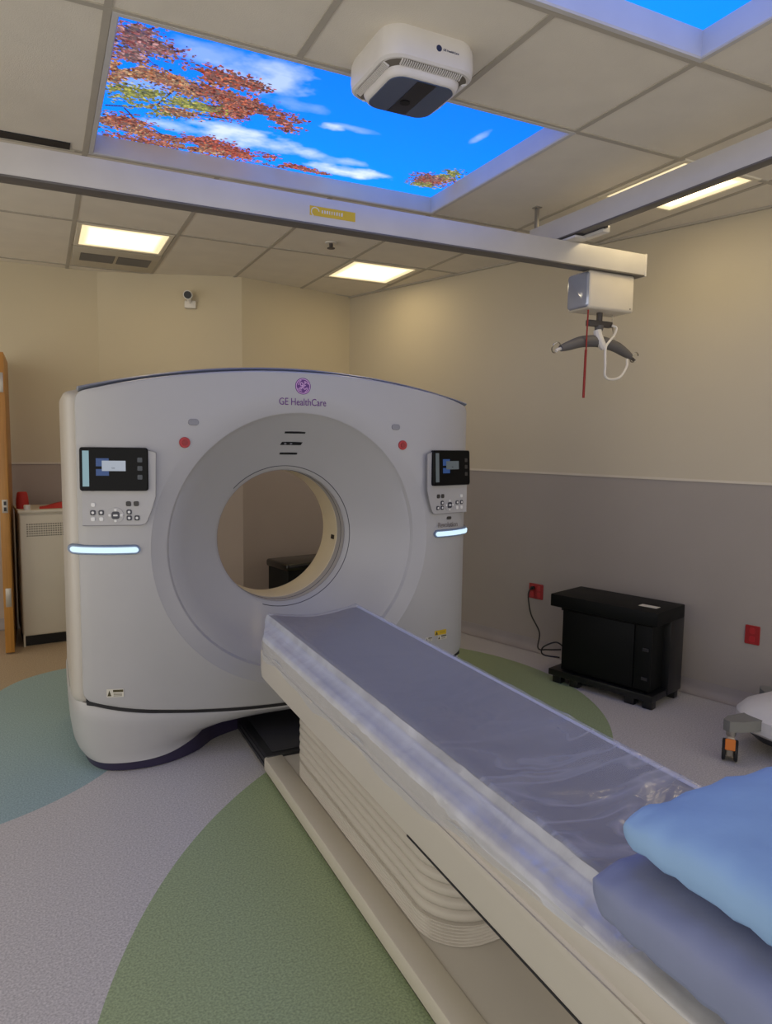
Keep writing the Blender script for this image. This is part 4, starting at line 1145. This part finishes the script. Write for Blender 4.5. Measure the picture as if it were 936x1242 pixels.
# ------------------------------------------------------------------ wheeled cart base at the right edge
WX, WY = 2.93, 2.19
root = empty('mobile_cart', (3.35, 2.1, 0), 'white wheeled cart base with orange braked caster at the right edge', 'mobile cart')
bm = B(); rings = []
for z, e, dz in ((.105, .05, 0), (.115, .015, 0), (.13, 0, 0), (.195, 0, 0), (.235, .03, 0), (.262, .08, 0), (.278, .15, 0), (.284, .22, 0)):
    rings.append([(3.32 + x, 2.10 + y, z) for x, y in rrect(.27 - e, .24 - e, max(.03, .16 - e * .4), 8)])
ring_faces(bm, rings, True, True, True); obj('shell', bm, M['cartw'], root)
bm = B(); rings = [[(3.33 + x, 2.10 + y, z) for x, y in rrect(.24 - e, .21 - e, .13, 8)] for z, e in ((.06, .04), (.105, 0))]
ring_faces(bm, rings, True, True, True); obj('underbody', bm, M['dark'], root)
for (cx, cy, ax, ay) in ((WX, WY, 3.16, 2.16), (3.30, 1.72, 3.34, 1.90), (3.50, 2.42, 3.44, 2.28)):
    d = Vector((ax - cx, ay - cy, 0)).normalized(); n = Vector((-d.y, d.x, 0)); p = Vector((cx, cy, 0)); q = Vector((ax, ay, 0))
    o2 = [p - d * .03 + n * .02, p - d * .034, p - d * .03 - n * .02, p + d * .02 - n * .045, q - n * .06, q + n * .06, p + d * .02 + n * .045]
    bm = B(); ring_faces(bm, [[v + Vector((0, 0, z)) for v in o2] for z in (.150, .158, .196, .202)], True, True, True); lg = obj('leg', bm, M['cartg'], root)
    bm = B(); tube(bm, [p + Vector((0, 0, .152)), p + Vector((0, 0, .125))], .022, 14); obj('swivel', bm, M['alum'], lg)
    f_ = Vector((-.80, -.60, 0))   # caster faces roughly the viewer
    sd = Vector((f_.y, -f_.x, 0)).normalized()
    for s in (-1, 1):
        c = p + sd * s * .026 + Vector((0, 0, .052))
        bm = B(); prof = [(-.009, .046), (-.005, .051), (.005, .051), (.009, .046), (.009, .02), (-.009, .02)]
        ring_faces(bm, [[c + sd * w_ + r_ * (math.cos(t_) * f_.normalized() + math.sin(t_) * Vector((0, 0, 1))) for w_, r_ in prof] for t_ in [2 * PI * k / 24 for k in range(25)]], True)
        obj('wheel', bm, M['wheel'], lg)
    fm = frame(p + f_.normalized() * .046 + Vector((0, 0, .094)), sd, (f_.normalized() + Vector((0, 0, .35))))
    bm = B(); plate(bm, rrect(.022, .026, .004, 3), .010, fm @ Matrix.Translation((0, 0, -.005)), .002); obj('brake_pedal', bm, M['orange'], lg)
    bm = B(); box(bm, -.017, .017, -.03, .03, .03, .125, .004, mtx=Matrix.Translation(p) @ Matrix((sd, f_.normalized(), Vector((0, 0, 1)))).transposed().to_4x4()); obj('fork', bm, M['brass'], lg)

# ------------------------------------------------------------------ light and colour management
W = bpy.data.worlds.new('room_ambient'); bpy.context.scene.world = W; W.use_nodes = True
bg = W.node_tree.nodes['Background']; bg.inputs[0].default_value = (1.0, 0.95, 0.89, 1); bg.inputs[1].default_value = 1.35
sc = bpy.context.scene
sc.view_settings.view_transform = 'Standard'; sc.view_settings.look = 'None'
sc.view_settings.exposure = 0.0; sc.view_settings.gamma = 1.0
sc.cycles.use_denoising = True
sc.cycles.max_bounces = 8; sc.cycles.diffuse_bounces = 4; sc.cycles.transparent_max_bounces = 12
sc.cycles.sample_clamp_indirect = 6.0
